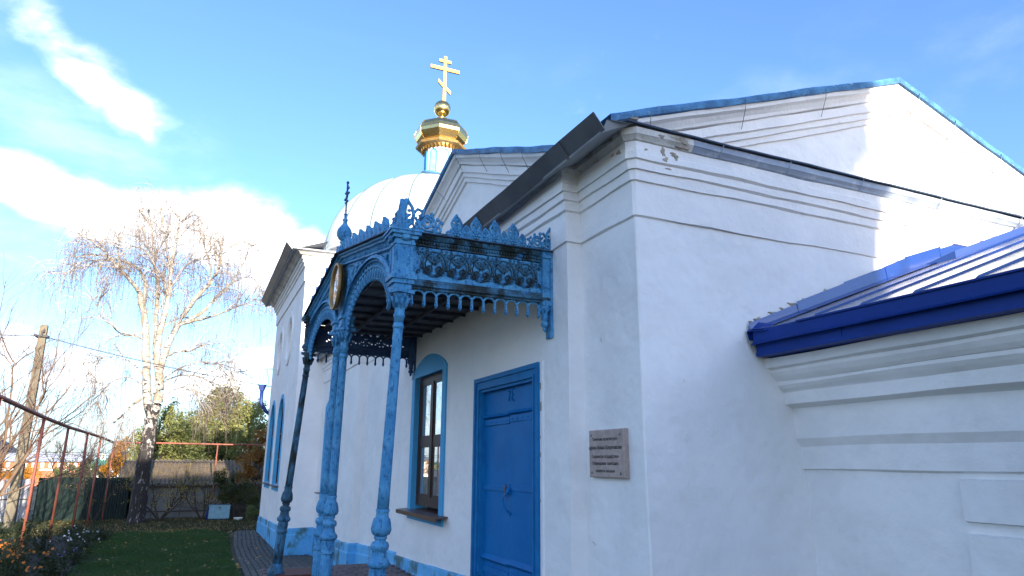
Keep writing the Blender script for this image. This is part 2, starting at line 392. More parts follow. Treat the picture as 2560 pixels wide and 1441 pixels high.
M['slate'] = mat('mossy_corrugated_sheet', (.20, .16, .115), .95, (.13, .105, .08), 3, 7, bump=.7, bscale=30,
                 layers=[((.30, .17, .06), 7, .56, .66, .6, (1, 1, 1)), ((.10, .11, .05), 4, .58, .7, .5, (1, 1, 1))])
M['dark_wood'] = mat('dark_old_wood', (.055, .045, .04), .9, (.09, .075, .06), 6, bump=.4)
M['box_paint'] = mat('pale_blue_box_paint', (.16, .34, .44), .7, (.22, .40, .46), 6, layers=[((.20, .38, .50), 10, .56, .66, .6, (1, 1, 1))])
M['white_enamel'] = mat('white_enamel', (.80, .80, .78), .3)
M['paver'] = mat('grey_paving_brick', (.10, .105, .10), .9, (.075, .08, .075), 9, 6, bump=.5, bscale=50, rnd_obj=.28,
                 layers=[((.08, .09, .05), 3, .58, .7, .5, (1, 1, 1))])
M['paver_joint'] = mat('dark_joint_sand', (.028, .028, .024), .95, (.045, .05, .03), 5, bump=.5)
M['porch_paver'] = mat('brown_grey_porch_tile', (.15, .115, .115), .85, (.11, .088, .09), 8, 6, bump=.4, bscale=40, rnd_obj=.22)
M['red_step'] = mat('dark_red_step_paint', (.11, .025, .02), .7, (.08, .02, .018), 6)
M['ground'] = mat('dark_garden_soil_and_turf', (.035, .05, .018), .95, (.06, .05, .025), 1.6, 8, bump=.8, bscale=14,
                  layers=[((.16, .10, .03), 2.4, .52, .68, .55, (1, 1, 1))])
M['turf'] = mat('short_green_turf', (.019, .052, .009), .95, (.027, .064, .012), 3, 8, bump=.8, bscale=60)
M['soil'] = mat('dark_bed_soil', (.012, .010, .006), .95, (.02, .016, .010), 4, bump=.8, bscale=30)
M['bark_birch'] = None
M['twig_brown'] = mat('purple_brown_twigs', (.19, .14, .14), .8, (.26, .18, .12), 3)
M['twig_pale'] = mat('pale_birch_branches', (.46, .42, .38), .8, (.30, .26, .22), 4, 6)
M['bark_grey'] = mat('grey_brown_bark', (.16, .125, .09), .9, (.24, .19, .13), 9, bump=.8, bscale=30)
M['bark_pink'] = mat('pinkish_brown_bark', (.13, .075, .055), .85, (.19, .125, .075), 4, bump=.4)
M['bark_dark'] = mat('dark_bark', (.05, .04, .03), .9, (.085, .065, .045), 9, bump=.6, bscale=30)
M['lf_birch'] = leafmat('yellow_birch_leaves', [(.55, .34, .05), (.62, .45, .12), (.40, .22, .05)])
M['lf_willow'] = leafmat('olive_green_foliage', [(.12, .16, .05), (.24, .27, .08), (.36, .35, .11), (.46, .40, .12)])
M['lf_willow2'] = leafmat('dull_green_foliage', [(.06, .10, .03), (.13, .17, .05), (.22, .23, .07)])
M['lf_willow3'] = leafmat('olive_foliage', [(.14, .18, .06), (.27, .29, .09), (.40, .38, .13)])
M['lf_orange'] = leafmat('orange_autumn_foliage', [(.40, .15, .02), (.55, .26, .03), (.62, .36, .05)])
M['lf_rust'] = leafmat('rusty_brown_foliage', [(.17, .08, .02), (.30, .14, .03), (.42, .24, .04)])
M['lf_dark'] = leafmat('dark_green_shrub_leaves', [(.03, .045, .015), (.06, .08, .02), (.13, .13, .03)])
M['lf_yellow'] = leafmat('yellow_green_leaves', [(.22, .20, .03), (.38, .30, .05), (.50, .38, .06)])
M['lf_fallen'] = leafmat('fallen_yellow_leaves', [(.16, .09, .03), (.34, .20, .05), (.48, .33, .08)], trans=.1)
M['lf_bed'] = leafmat('dark_bed_foliage', [(.02, .035, .012), (.04, .06, .02), (.07, .05, .03)])
M['grass'] = leafmat('grass_blades', [(.022, .068, .012), (.038, .095, .017), (.060, .104, .020)], trans=.2)
M['petal_orange'] = leafmat('orange_petals', [(.62, .17, .02), (.70, .26, .03)], trans=.2)
M['petal_white'] = leafmat('white_petals', [(.80, .80, .80), (.72, .70, .78)], trans=.2)
M['petal_violet'] = leafmat('violet_petals', [(.22, .16, .55), (.34, .24, .62)], trans=.2)
M['brick_wall'] = mat('orange_brick_wall', (.42, .15, .07), .9, (.36, .12, .06), 3)
M['pale_wall'] = mat('pale_rendered_wall', (.66, .62, .54), .9, (.60, .57, .5), 2)
M['light_roof'] = mat('pale_metal_roof', (.62, .62, .62), .5)
M['dark_roof'] = mat('dark_slate_roof', (.07, .075, .09), .8)
M['green_roof'] = mat('green_metal_roof', (.03, .20, .15), .5)
def glassmat(name, tint=(.40, .42, .44), rough=.015):
    m = mat(name, tint, rough, spec=1.0, coat=1.0, metallic=.5); m.node_tree.nodes['Principled BSDF'].inputs['Coat Roughness'].default_value = .01
    m.node_tree.nodes['Principled BSDF'].inputs['IOR'].default_value = 1.9
    return m
M['glass'] = glassmat('dark_window_glass')
M['icon_glass'] = glassmat('icon_glass', (.16, .15, .13))
def birch_bark():
    m = mat('birch_bark', (.72, .68, .60), .8); nt = m.node_tree; N = nt.nodes; L = nt.links; b = N['Principled BSDF']
    tc = N.new('ShaderNodeTexCoord')
    def nz(scale, ms, det=5, ro=.6):
        q = N.new('ShaderNodeMapping'); q.inputs['Scale'].default_value = ms; L.new(tc.outputs['Object'], q.inputs[0])
        n = N.new('ShaderNodeTexNoise'); n.inputs['Scale'].default_value = scale; n.inputs['Detail'].default_value = det; n.inputs['Roughness'].default_value = ro
        L.new(q.outputs[0], n.inputs['Vector']); return n.outputs['Fac']
    def rp(f, lo, hi, a=0, c=1):
        r = N.new('ShaderNodeMapRange'); r.interpolation_type = 'SMOOTHSTEP'; L.new(f, r.inputs[0]); r.inputs[1].default_value = lo; r.inputs[2].default_value = hi
        r.inputs[3].default_value = a; r.inputs[4].default_value = c; return r.outputs[0]
    def mixc(f, a, c):
        x = N.new('ShaderNodeMix'); x.data_type = 'RGBA'; L.new(f, x.inputs[0])
        for i, q in ((6, a), (7, c)):
            if isinstance(q, tuple): x.inputs[i].default_value = q+(1,)
            else: L.new(q, x.inputs[i])
        return x.outputs[2]
    white = mixc(rp(nz(2.5, (1, 1, 1)), .4, .65), (.38, .36, .33), (.27, .21, .14))
    bands = rp(nz(3.2, (1.2, 1.2, 5)), .56, .63)
    c = mixc(bands, white, (.05, .045, .04))
    # old fissured black bark near the foot: part of the tree itself
    sp = N.new('ShaderNodeSeparateXYZ'); L.new(tc.outputs['Object'], sp.inputs[0])
    h = rp(sp.outputs[2], 6.6, 1.6)
    fis = rp(nz(7, (1.6, 1.6, .35), 7, .75), .56, .62)
    dark = mixc(fis, (.022, .018, .017), (.34, .31, .29))
    ad = N.new('ShaderNodeMath'); ad.operation = 'MULTIPLY_ADD'; L.new(nz(4.5, (1, 1, .8), 3), ad.inputs[0]); ad.inputs[1].default_value = 2.6; L.new(h, ad.inputs[2])
    c = mixc(rp(ad.outputs[0], 1.78, 1.92), c, dark)
    L.new(c, b.inputs['Base Color'])
    bp = N.new('ShaderNodeBump'); bp.inputs['Strength'].default_value = .7; bp.inputs['Distance'].default_value = .03
    L.new(nz(12, (1, 1, .5)), bp.inputs['Height']); L.new(bp.outputs[0], b.inputs['Normal'])
    return m
M['bark_birch'] = birch_bark()

# ------------------------------------------------------------------ sweeps
def sub_path(pts, step=.2):
    out = [];
    for (a, b) in zip(pts[:-1], pts[1:]):
        a = Vector(a); b = Vector(b); n = max(1, int((b-a).length/step))
        out += [a+(b-a)*i/n for i in range(n)]
    out.append(Vector(pts[-1])); return out
def sweep(mb, pts2, prof, step=.22, jit=0.0, zf=None, cap=False, seed=1):
    """carries a profile [(out, z)] along a plan polyline, mitred, outward on the left; zf(point) adds to z"""
    rr = random.Random(seed)
    base = [Vector((p[0], p[1])) for p in pts2]
    P = sub_path(base, step)
    corners = {tuple(round(c, 5) for c in p) for p in base}
    nrm = []
    for i, p in enumerate(P):
        d1 = (P[i]-P[i-1]).normalized() if i > 0 else None
        d2 = (P[i+1]-P[i]).normalized() if i < len(P)-1 else None
        d1 = d1 or d2; d2 = d2 or d1
        n1 = Vector((-d1.y, d1.x)); n2 = Vector((-d2.y, d2.x))
        m = (n1+n2); k = m.length_squared/2
        nrm.append(m/k if k > 1e-6 else n1)
    K = len(prof); vs = []
    ph = [rr.uniform(0, 6.28) for _ in range(K*3)]
    s = 0
    for i, p in enumerate(P):
        if i: s += (P[i]-P[i-1]).length
        dz = zf(p) if zf else 0
        for j, (o, z) in enumerate(prof):
            w = jit*(math.sin(s*1.9+ph[j*3])+.7*math.sin(s*4.7+ph[j*3+1])+.4*math.sin(s*11+ph[j*3+2])) if jit else 0
            q = p+nrm[i]*(o+(0 if not jit else w*.35))
            vs.append((q.x, q.y, z+dz+w))
    fs = [(i*K+j, (i+1)*K+j, (i+1)*K+j+1, i*K+j+1) for i in range(len(P)-1) for j in range(K-1)]
    if cap: fs += [tuple(range(K)), tuple((len(P)-1)*K+j for j in range(K))[::-1]]
    return mb.add(vs, fs)

def ground_z(y):
    if y < 4: return -1.52
    if y < 10: return -1.52-(y-4)*.045
    if y < 17.6: return -1.79-(y-10)*.0474
    if y < 24: return -2.15-(y-17.6)*.004
    if y < 32: return -2.176-(y-24)*.028
    return -2.40

# ================================================================== GROUND
def build_ground():
    xs = list(np.linspace(-60, -8, 8))+list(np.linspace(-7, 16, 24))+list(np.linspace(20, 80, 7))
    ys = [-60, -30, -10]+list(np.arange(-4, 36, 1.0))+[40, 50, 70, 100, 160]
    V = []; F = []
    for y in ys:
        for x in xs:
            V.append((x, y, ground_z(y)+.02*math.sin(x*1.3+y*.7)-.02))
    n = len(xs)
    for j in range(len(ys)-1):
        for i in range(n-1): F.append((j*n+i, j*n+i+1, (j+1)*n+i+1, (j+1)*n+i))
    a = MB(); a.add(V, F, True)
    # on to the horizon
    zf = -2.6
    a.add([(-4000, 150, zf), (4000, 150, zf), (4000, 5000, zf), (-4000, 5000, zf)], [(0, 1, 2, 3)])
    a.add([(-4000, -3000, zf), (-55, -3000, zf), (-55, 150, zf), (-4000, 150, zf)], [(0, 1, 2, 3)])
    a.add([(75, -3000, zf), (4000, -3000, zf), (4000, 150, zf), (75, 150, zf)], [(0, 1, 2, 3)])
    tag(a.build('ground', M['ground']), kind='structure')
build_ground()
LAWN = [(-1.75, 9.0), (.95, 9.0), (1.0, 15.0), (1.12, 20.0), (1.25, 23.5), (.6, 26.2), (-.8, 26.0), (-2.4, 25.2), (-2.2, 21), (-1.9, 17)]
def inside(x, y, poly):
    c = np.zeros(np.shape(x), bool); n = len(poly)
    for i in range(n):
        x1, y1 = poly[i]; x2, y2 = poly[(i+1) % n]
        with np.errstate(divide='ignore', invalid='ignore'):
            t = ((y1 > y) != (y2 > y)) & (x < (x2-x1)*(y-y1)/((y2-y1) if y2 != y1 else 1e-9)+x1)
        c ^= t
    return c
def gz_np(y):
    return np.interp(y, [-4, 4, 10, 17.6, 24, 32, 60], [-1.52, -1.52, -1.79, -2.15, -2.176, -2.40, -2.40])
def build_lawn():
    a = MB()
    ys = np.arange(9, 26.4, .5)
    for y0 in ys:
        y1 = y0+.5
        def span(y):
            xs = []
            for i in range(len(LAWN)):
                (x1, ya), (x2, yb) = LAWN[i], LAWN[(i+1) % len(LAWN)]
                if (ya > y) != (yb > y): xs.append(x1+(x2-x1)*(y-ya)/(yb-ya))
            return (min(xs), max(xs)) if len(xs) >= 2 else None
        s0, s1 = span(y0+.001), span(min(y1, 26.15)-.002)
        if not s0 or not s1: continue
        a.quad((s0[0], y0, ground_z(y0)+.012), (s0[1], y0, ground_z(y0)+.012), (s1[1], y1, ground_z(y1)+.012), (s1[0], y1, ground_z(y1)+.012))
    tag(a.build('lawn', M['turf']), kind='structure')
    # grass blades
    n = 150000
    y = 10.5+(26.5-10.5)*rng.random(n)**.8; x = rng.uniform(-2.6, 1.35, n)
    k = inside(x, y, LAWN); x, y = x[k], y[k]; n = len(x)
    z = gz_np(y)+.005
    h = rng.uniform(.025, .065, n)*(1+.5*np.sin(x*3.1)*np.sin(y*2.3)); w = rng.uniform(.004, .009, n)*1.3
    g = rng.uniform(0, 6.28, n); lx = rng.normal(0, .02, n); ly = rng.normal(0, .02, n)
    A = np.stack([x-w*np.cos(g), y-w*np.sin(g), z], 1); B = np.stack([x+w*np.cos(g), y+w*np.sin(g), z], 1); C = np.stack([x+lx, y+ly, z+h], 1)
    V = np.stack([A, B, C], 1).reshape(-1, 3)
    np_mesh('grass', V, np.arange(3*n).reshape(-1, 3), M['grass'], kind='stuff')
    # rough grass round the trees, beyond the mown lawn
    n = 26000
    y = rng.uniform(24.5, 33.8, n); x = rng.uniform(-5.5, 2.9, n); k = ~inside(x, y, LAWN); x, y = x[k], y[k]; n = len(x)
    z = gz_np(y); h = rng.uniform(.04, .14, n); w = rng.uniform(.006, .014, n); g = rng.uniform(0, 6.28, n)
    A = np.stack([x-w*np.cos(g), y-w*np.sin(g), z], 1); B = np.stack([x+w*np.cos(g), y+w*np.sin(g), z], 1); C = np.stack([x+rng.normal(0, .05, n), y+rng.normal(0, .05, n), z+h], 1)
    np_mesh('rough_grass', np.stack([A, B, C], 1).reshape(-1, 3), np.arange(3*n).reshape(-1, 3), M['lf_bed'], kind='stuff')
    # fallen leaves: thick under the birch and by the shed, thin on the lawn
    n1 = 9000; x1 = rng.uniform(-5, 3.0, n1); y1 = rng.uniform(25.2, 33.6, n1)
    n2 = 700; x2 = rng.uniform(-2.4, 2.1, n2); y2 = 26-12*rng.random(n2)**1.7
    x = np.r_[x1, x2]; y = np.r_[y1, y2]
    C = np.stack([x, y, gz_np(y)+rng.uniform(.015, .05, len(x))], 1)
    n = len(x); g = rng.uniform(0, 6.28, n); s = rng.uniform(.02, .05, n)
    u = np.stack([np.cos(g), np.sin(g), rng.normal(0, .35, n)], 1); v = np.stack([-np.sin(g), np.cos(g), rng.normal(0, .35, n)], 1)
    V = np.stack([C-u*s[:, None], C+v*s[:, None]*.7, C+u*s[:, None], C-v*s[:, None]*.7], 1).reshape(-1, 3)
    np_mesh('fallen_leaves', V, np.arange(4*n).reshape(-1, 4), M['lf_fallen'], kind='stuff')
build_lawn()

def build_path():
    def xw(y): return 2.78 if y < 17.5 else 2.10
    def xl(y): return float(np.interp(y, [10.4, 12, 16, 20, 24, 27], [.85, 1.0, 1.12, 1.2, 1.42, 1.9]))
    b = MB()
    ys = list(np.arange(10.5, 17.5, .7))+[17.5]
    for a0, a1 in zip(ys[:-1], ys[1:]): b.quad((xl(a0), a0, ground_z(a0)+.018), (2.79, a0, ground_z(a0)+.018), (2.79, a1, ground_z(a1)+.018), (xl(a1), a1, ground_z(a1)+.018))
    ys = list(np.arange(17.504, 27, .9))
    for a0, a1 in zip(ys[:-1], ys[1:]): b.quad((xl(a0), a0, ground_z(a0)+.018), (2.10, a0, ground_z(a0)+.018), (2.10, a1, ground_z(a1)+.018), (xl(a1), a1, ground_z(a1)+.018))
    p = tag(b.build('path', M['paver_joint']), kind='structure'); ORG[p.name] = Vector((0, 0, 0))
    pm = MB(); pm.add([(-.092, -.045, 0), (.092, -.045, 0), (.092, .045, 0), (-.092, .045, 0), (-.086, -.040, .03), (.086, -.040, .03), (.086, .040, .03), (-.086, .040, .03)],
                      [(4, 5, 6, 7), (0, 1, 5, 4), (1, 2, 6, 5), (2, 3, 7, 6), (3, 0, 4, 7)])
    me = None; cnt = 0; far = MB()
    y = 10.6; row = 0
    while y < 26.5:
        # long joints run along the path, bricks laid end to end
        x = xl(y)+.06; c = 0
        while x < xw(y)-.05:
            yy = y+(.1 if c % 2 else 0)
            z = ground_z(yy)+.002+rng.normal(0, .0018)
            if cnt < 290 and (y < 20):
                if me is None:
                    me = pm.build('paver', M['paver']); o = me
                else: o = me.copy(); COL.objects.link(o)
                o.parent = p; o.location = (x, yy, z); o.rotation_euler = (rng.normal(0, .012), rng.normal(0, .012), math.pi/2+rng.normal(0, .012)); cnt += 1
            else:
                far.add([(x-.045, yy-.092, z), (x+.045, yy-.092, z), (x+.045, yy+.092, z), (x-.045, yy+.092, z), (x-.04, yy-.086, z+.03), (x+.04, yy-.086, z+.03), (x+.04, yy+.086, z+.03), (x-.04, yy+.086, z+.03)],
                        [(4, 5, 6, 7), (0, 1, 5, 4), (1, 2, 6, 5), (2, 3, 7, 6), (3, 0, 4, 7)])
            x += .112; c += 1
        y += .198; row += 1
    far.build('paver_field', M['paver'], p, kind='stuff')
build_path()

# ================================================================== CHURCH
church = thing('church', (7, 9, -1.8), 'long white plastered church with blue roof edges, stepped cornices and pointed gables', 'church')
XD, XC = 2.95, 2.80
MAIN = [(11.2, 4.2), (XD+.010, 4.2), (XD, 4.210), (XD, 5.03), (XC, 5.03), (XC, 10.15), (XD, 10.15), (XD, 13.4), (XC, 13.4), (XC, 17.6)]
def mapX(x0):      # plane x = const, u = y, v = z, d goes into the wall
    return lambda u, v, d: (x0+d, u, v)
def mapY(y0):
    return lambda u, v, d: (u, y0+d, v)
def rect(u0, u1, v0, v1): return [(u0, v0), (u1, v0), (u1, v1), (u0, v1)]
def walls():
    w = MB()
    # door bay, with the window and the door cut out
    zb, zt = -2.6, 2.575
    w.holed(rect(5.03, 10.15, zb, zt), [rect(8.28, 9.48, -.62, 1.15), rect(5.60, 7.02, -1.32, .83)], mapX(XC))
    for (u0, u1, v0, v1, d) in ((5.60, 7.02, -1.32, .83, .16),):
        w.add([(XC, u0, v0), (XC, u1, v0), (XC, u1, v1), (XC, u0, v1), (XC+d, u0, v0), (XC+d, u1, v0), (XC+d, u1, v1), (XC+d, u0, v1)],
              [(0, 1, 5, 4), (1, 2, 6, 5), (2, 3, 7, 6), (3, 0, 4, 7)])
    segs = [((11.2, 4.2), (XD+.010, 4.2)), ((XD+.010, 4.2), (XD, 4.210)), ((XD, 4.210), (XD, 5.03)), ((XD, 5.03), (XC, 5.03)), ((XC, 10.15), (XD, 10.15)), ((XD, 13.4), (XC, 13.4)), ((XC, 13.4), (XC, 17.6))]
    for a, b in segs:
        n = max(1, int((Vector(a)-Vector(b)).length/.5)); m = 10
        ax = Vector(a); bx_ = Vector(b); d = (bx_-ax); nn = Vector((-d.y, d.x)).normalized()
        vs = []
        for i in range(n+1):
            for j in range(m+1):
                q = ax+d*i/n; z = zb+(zt-zb)*j/m
                wob = .006*math.sin(q.x*1.7+q.y*2.1+z*1.3)*(0 if i in (0, n) else 1)
                # buttress-like batter of the old corner
                q2 = q+nn*wob
                if a[1] < 4.21 or (a == (XD, 4.210) and i == 0):
                    q2 = q2+Vector((0, -max(0, -z-.1)*.03))
                vs.append((q2.x, q2.y, z))
        w.add(vs, [(i*(m+1)+j, (i+1)*(m+1)+j, (i+1)*(m+1)+j+1, i*(m+1)+j+1) for i in range(n) for j in range(m)], True)
    w.holed(rect(10.15, 13.4, zb, zt), [], mapX(XD))
    w.build('wall', M['plaster'], church)
walls()
# cornice of the long front: three steps, a flat frieze band and the moulding under the eaves
def cornices():
    a = MB()
    prof = [(.0, 1.880), (.020, 1.884), (.022, 2.165), (.044, 2.172), (.046, 2.252), (.068, 2.259), (.070, 2.328), (.092, 2.336), (.094, 2.396), (.084, 2.404), (.086, 2.478)]
    sweep(a, MAIN, prof, .12, .0055, seed=3)
    a.build('cornice', M['trim'], church)
    prof = [(.080, 2.474), (.102, 2.480), (.110, 2.494), (.126, 2.512), (.136, 2.520), (.138, 2.572), (0, 2.580)]
    for (path, mt, sd_) in (([(3.46, 4.2), (XD+.010, 4.2), (XD, 4.210), (XD, 5.03), (XC, 5.03), (XC, 10.15), (XD, 10.15), (XD, 13.4), (XC, 13.4), (XC, 17.6)], 'trim_dirty', 5), ([(11.2, 4.2), (3.46, 4.2)], 'eave_bluegrey', 6)):
        b = MB(); sweep(b, path, prof, .1, .0025, seed=sd_); b.build('eave_moulding', M[mt], church)
cornices()
# plinth
def plinth_z(y): return float(np.interp(y, [4, 7.4, 10.2, 14, 17.6, 24.4], [-1.12, -1.18, -1.29, -1.49, -1.52, -1.70]))
def plinth():
    a = MB()
    sweep(a, [(XD, 4.9), (XD, 5.03), (XC, 5.03), (XC, 5.56)], [(.05, -1.6), (.048, -.03), (.03, -.006), (.0, .0)], .2, .003, zf=lambda p: plinth_z(p.y), seed=8)
    sweep(a, [(XC, 7.14), (XC, 10.15), (XD, 10.15), (XD, 13.4), (XC, 13.4), (XC, 17.6), (2.15, 17.6), (2.15, 24.3)],
          [(.05, -1.6), (.048, -.17), (.03, -.14), (.028, -.02), (.02, -.006), (.0, .0)], .2, .004, zf=lambda p: plinth_z(p.y), seed=9)
    a.build('plinth', M['plinth'], church)
plinth()
# eaves sheets of the long front
def eaves():
    a = MB()      # standing zinc gutter, a leaning band carried along the roof edge
    y0, y1 = 4.02, 17.3
    n = 24
    vs = []
    for i in range(n+1):
        y = y0+(y1-y0)*i/n; w = .006*math.sin(i*1.7)
        vs += [(2.585, y, 2.452+w), (2.487, y, 2.578+w), (2.479, y, 2.576+w), (2.577, y, 2.448+w)]
    a.add(vs, [(i*4+j, (i+1)*4+j, (i+1)*4+(j+1) % 4, i*4+(j+1) % 4) for i in range(n) for j in range(4)]+[(0, 1, 2, 3), tuple(n*4+j for j in (3, 2, 1, 0))])
    for k in range(7):      # lapped joints
        y = y0+.55+k*1.9
        a.add([(2.590, y, 2.450), (2.484, y, 2.584), (2.484, y+.03, 2.584), (2.590, y+.03, 2.450), (2.570, y, 2.444), (2.473, y, 2.574), (2.473, y+.03, 2.574), (2.570, y+.03, 2.444)],
              [(0, 1, 2, 3), (4, 5, 6, 7), (0, 1, 5, 4), (3, 2, 6, 7), (1, 2, 6, 5), (0, 3, 7, 4)])
    a.build('gutter', M['gutter'], church)
    s = MB()      # overhanging sheet seen from below
    s.add([(2.578, 4.07, 2.446), (2.578, 17.6, 2.446), (2.84, 17.6, 2.577), (2.84, 4.07, 2.577), (2.57, 4.07, 2.457), (2.57, 17.6, 2.457), (2.84, 17.6, 2.592), (2.84, 4.07, 2.592)],
          [(0, 1, 2, 3), (4, 5, 6, 7), (0, 1, 5, 4), (0, 3, 7, 4)])
    s.add([(2.578, 4.069, 2.446), (2.60, 4.02, 2.538), (2.68, 4.015, 2.548), (2.78, 4.02, 2.553), (2.86, 4.05, 2.578), (2.84, 4.069, 2.577)], [(0, 1, 2, 3, 4, 5)])
    s.add([(2.84, 4.07, 2.592), (2.84, 17.6, 2.592), (3.05, 17.6, 2.76), (3.05, 4.5, 2.76)], [(0, 1, 2, 3)])
    s.build('soffit', M['soffit'], church)
    e = MB()
    n = 40; x0, x1 = 2.80, 11.3; vs = []
    for i in range(n+1):
        x = x0+(x1-x0)*i/n; w = .004*math.sin(i*.9)+.003*math.sin(i*2.3)
        z = 2.576+w*.7+(0.01 if i == 0 else 0)
        vs += [(x, 4.035, z+.000), (x, 4.035, z+.014), (x, 4.80, z+.022+.22), (x, 4.80, z+.20)]
    e.add(vs, [(i*4+j, (i+1)*4+j, (i+1)*4+(j+1) % 4, i*4+(j+1) % 4) for i in range(n) for j in range(4)]+[(0, 1, 2, 3)])
    e.build('eave_edge', M['eave_edge'], church)
    # lapped seams of the blue-grey eave moulding
    for x in (3.75, 4.5, 5.4, 6.5, 7.8):
        q = MB(); q.tube([(x, 4.035, 2.57), (x-.01, 4.055, 2.52), (x-.02, 4.085, 2.47)], .004, 4); q.build('eave_clip', M['eave_bluegrey'], church)
eaves()
# roof planes
def roofs():
    a = MB()
    # body roof behind the gables
    ZR = 4.36
    a.add([(XD+.30, 4.90, 3.02), (7.0, 4.90, ZR-.02), (7.0, 12.9, ZR-.02), (XD+.30, 12.9, 3.02)], [(0, 1, 2, 3)])
    a.add([(11.2, 4.90, 2.9), (7.0, 4.90, ZR-.02), (7.0, 12.9, ZR-.02), (11.2, 12.9, 2.9)], [(0, 1, 2, 3)])
    a.add([(XD+.29, 4.95, 2.80), (7.0, 8.68, 4.36), (XD+.29, 8.68, 4.36)], [(0, 1, 2)])
    a.add([(XD+.29, 8.68, 4.36), (7.0, 8.68, 4.36), (XD+.29, 12.9, 3.05)], [(0, 1, 2)])
    a.add([(2.6, 12.9, 2.6), (7, 12.9, 3.6), (7, 17.6, 3.6), (2.6, 17.6, 2.6)], [(0, 1, 2, 3)])
    a.build('roof', M['roof_blue'], church)
roofs()
# gables: tympanum wall, three raking steps, raking moulding, blue roof edge
def gable(fm, flip, uL, zL, uA, zA, uR, zR, name_seed, outs, wires):
    """fm(u, v, out): out is towards the viewer"""
    t = MB()
    zb_ = 2.62
    t.add([fm(uL, zb_, 0), fm(uR, zb_, 0), fm(uR, zR-.03, 0), fm(uA, zA-.03, 0), fm(uL, zL-.03, 0)], [(0, 1, 2, 3, 4)])
    t.build('tympanum', M['plaster'], church)
    def path():
        P = []
        for (a, b) in (((uL, zL), (uA, zA)), ((uA, zA), (uR, zR))):
            n = 30
            for i in range(n): P.append((a[0]+(b[0]-a[0])*i/n, a[1]+(b[1]-a[1])*i/n))
        P.append((uR, zR)); return P
    rr = random.Random(name_seed)
    P = path()
    def strip(layers, jit, nm, mt):
        mb = MB(); K = len(layers); vs = []; ph = [rr.uniform(0, 6) for _ in range(K*2)]
        for i, (u, z) in enumerate(P):
            for j, (o, d) in enumerate(layers):
                w = jit*(math.sin(i*.45+ph[j*2])+.6*math.sin(i*1.25+ph[j*2+1]))
                vs.append(fm(u, z-d+w, o))
        mb.add(vs, [(i*K+j, (i+1)*K+j, (i+1)*K+j+1, i*K+j+1) for i in range(len(P)-1) for j in range(K-1)])
        mb.build(nm, mt, church)
    strip([(.0, .455), (.030, .450), (.032, .385), (.060, .380), (.062, .318), (.092, .312), (.094, .205), (.07, .200)], .004, 'raking_cornice', M['trim'])
    strip([(.07, .202), (.12, .195), (.13, .165), (.165, .125), (.205, .105), (.212, .062), (.18, .060)], .004, 'raking_moulding', M['trim'])
    strip([(.18, .064), (.242, .060), (.250, .020), (.243, -.012), (.10, -.016), (-.4, -.016)], .006, 'roof_edge', M['roof_blue'])
    # thin wire ties hanging from the roof edge to the wall
    for (u, frac) in wires:
        z = (zL+(zA-zL)*(u-uL)/(uA-uL)) if (u-uL)*(uA-uL) > 0 and abs(u-uL) < abs(uA-uL) else (zA+(zR-zA)*(u-uA)/(uR-uA))
        mb = MB(); du = .05 if frac else -.05
        mb.tube([fm(u, z-.03, .255), fm(u, z-.12, .235), fm(u+du, z-.27, .11)], .004, 4); mb.build('wire_tie', M['steel'], church)
gable(lambda u, v, o: (u, 4.85-o, v), 0, 3.02, 2.97, 7.0, 4.352, 11.05, 2.95, 4, 0, [(3.45, 1), (4.6, 1), (5.75, 1), (7.3, 0), (7.9, 0), (8.7, 0), (9.5, 0)])
gable(lambda u, v, o: (XD+.25-o, u, v), 0, 12.75, 3.08, 8.68, 4.39, 4.75, 2.735, 5, 0, [(9.4, 0), (8.55, 1), (7.6, 1), (6.9, 1), (6.3, 1)])
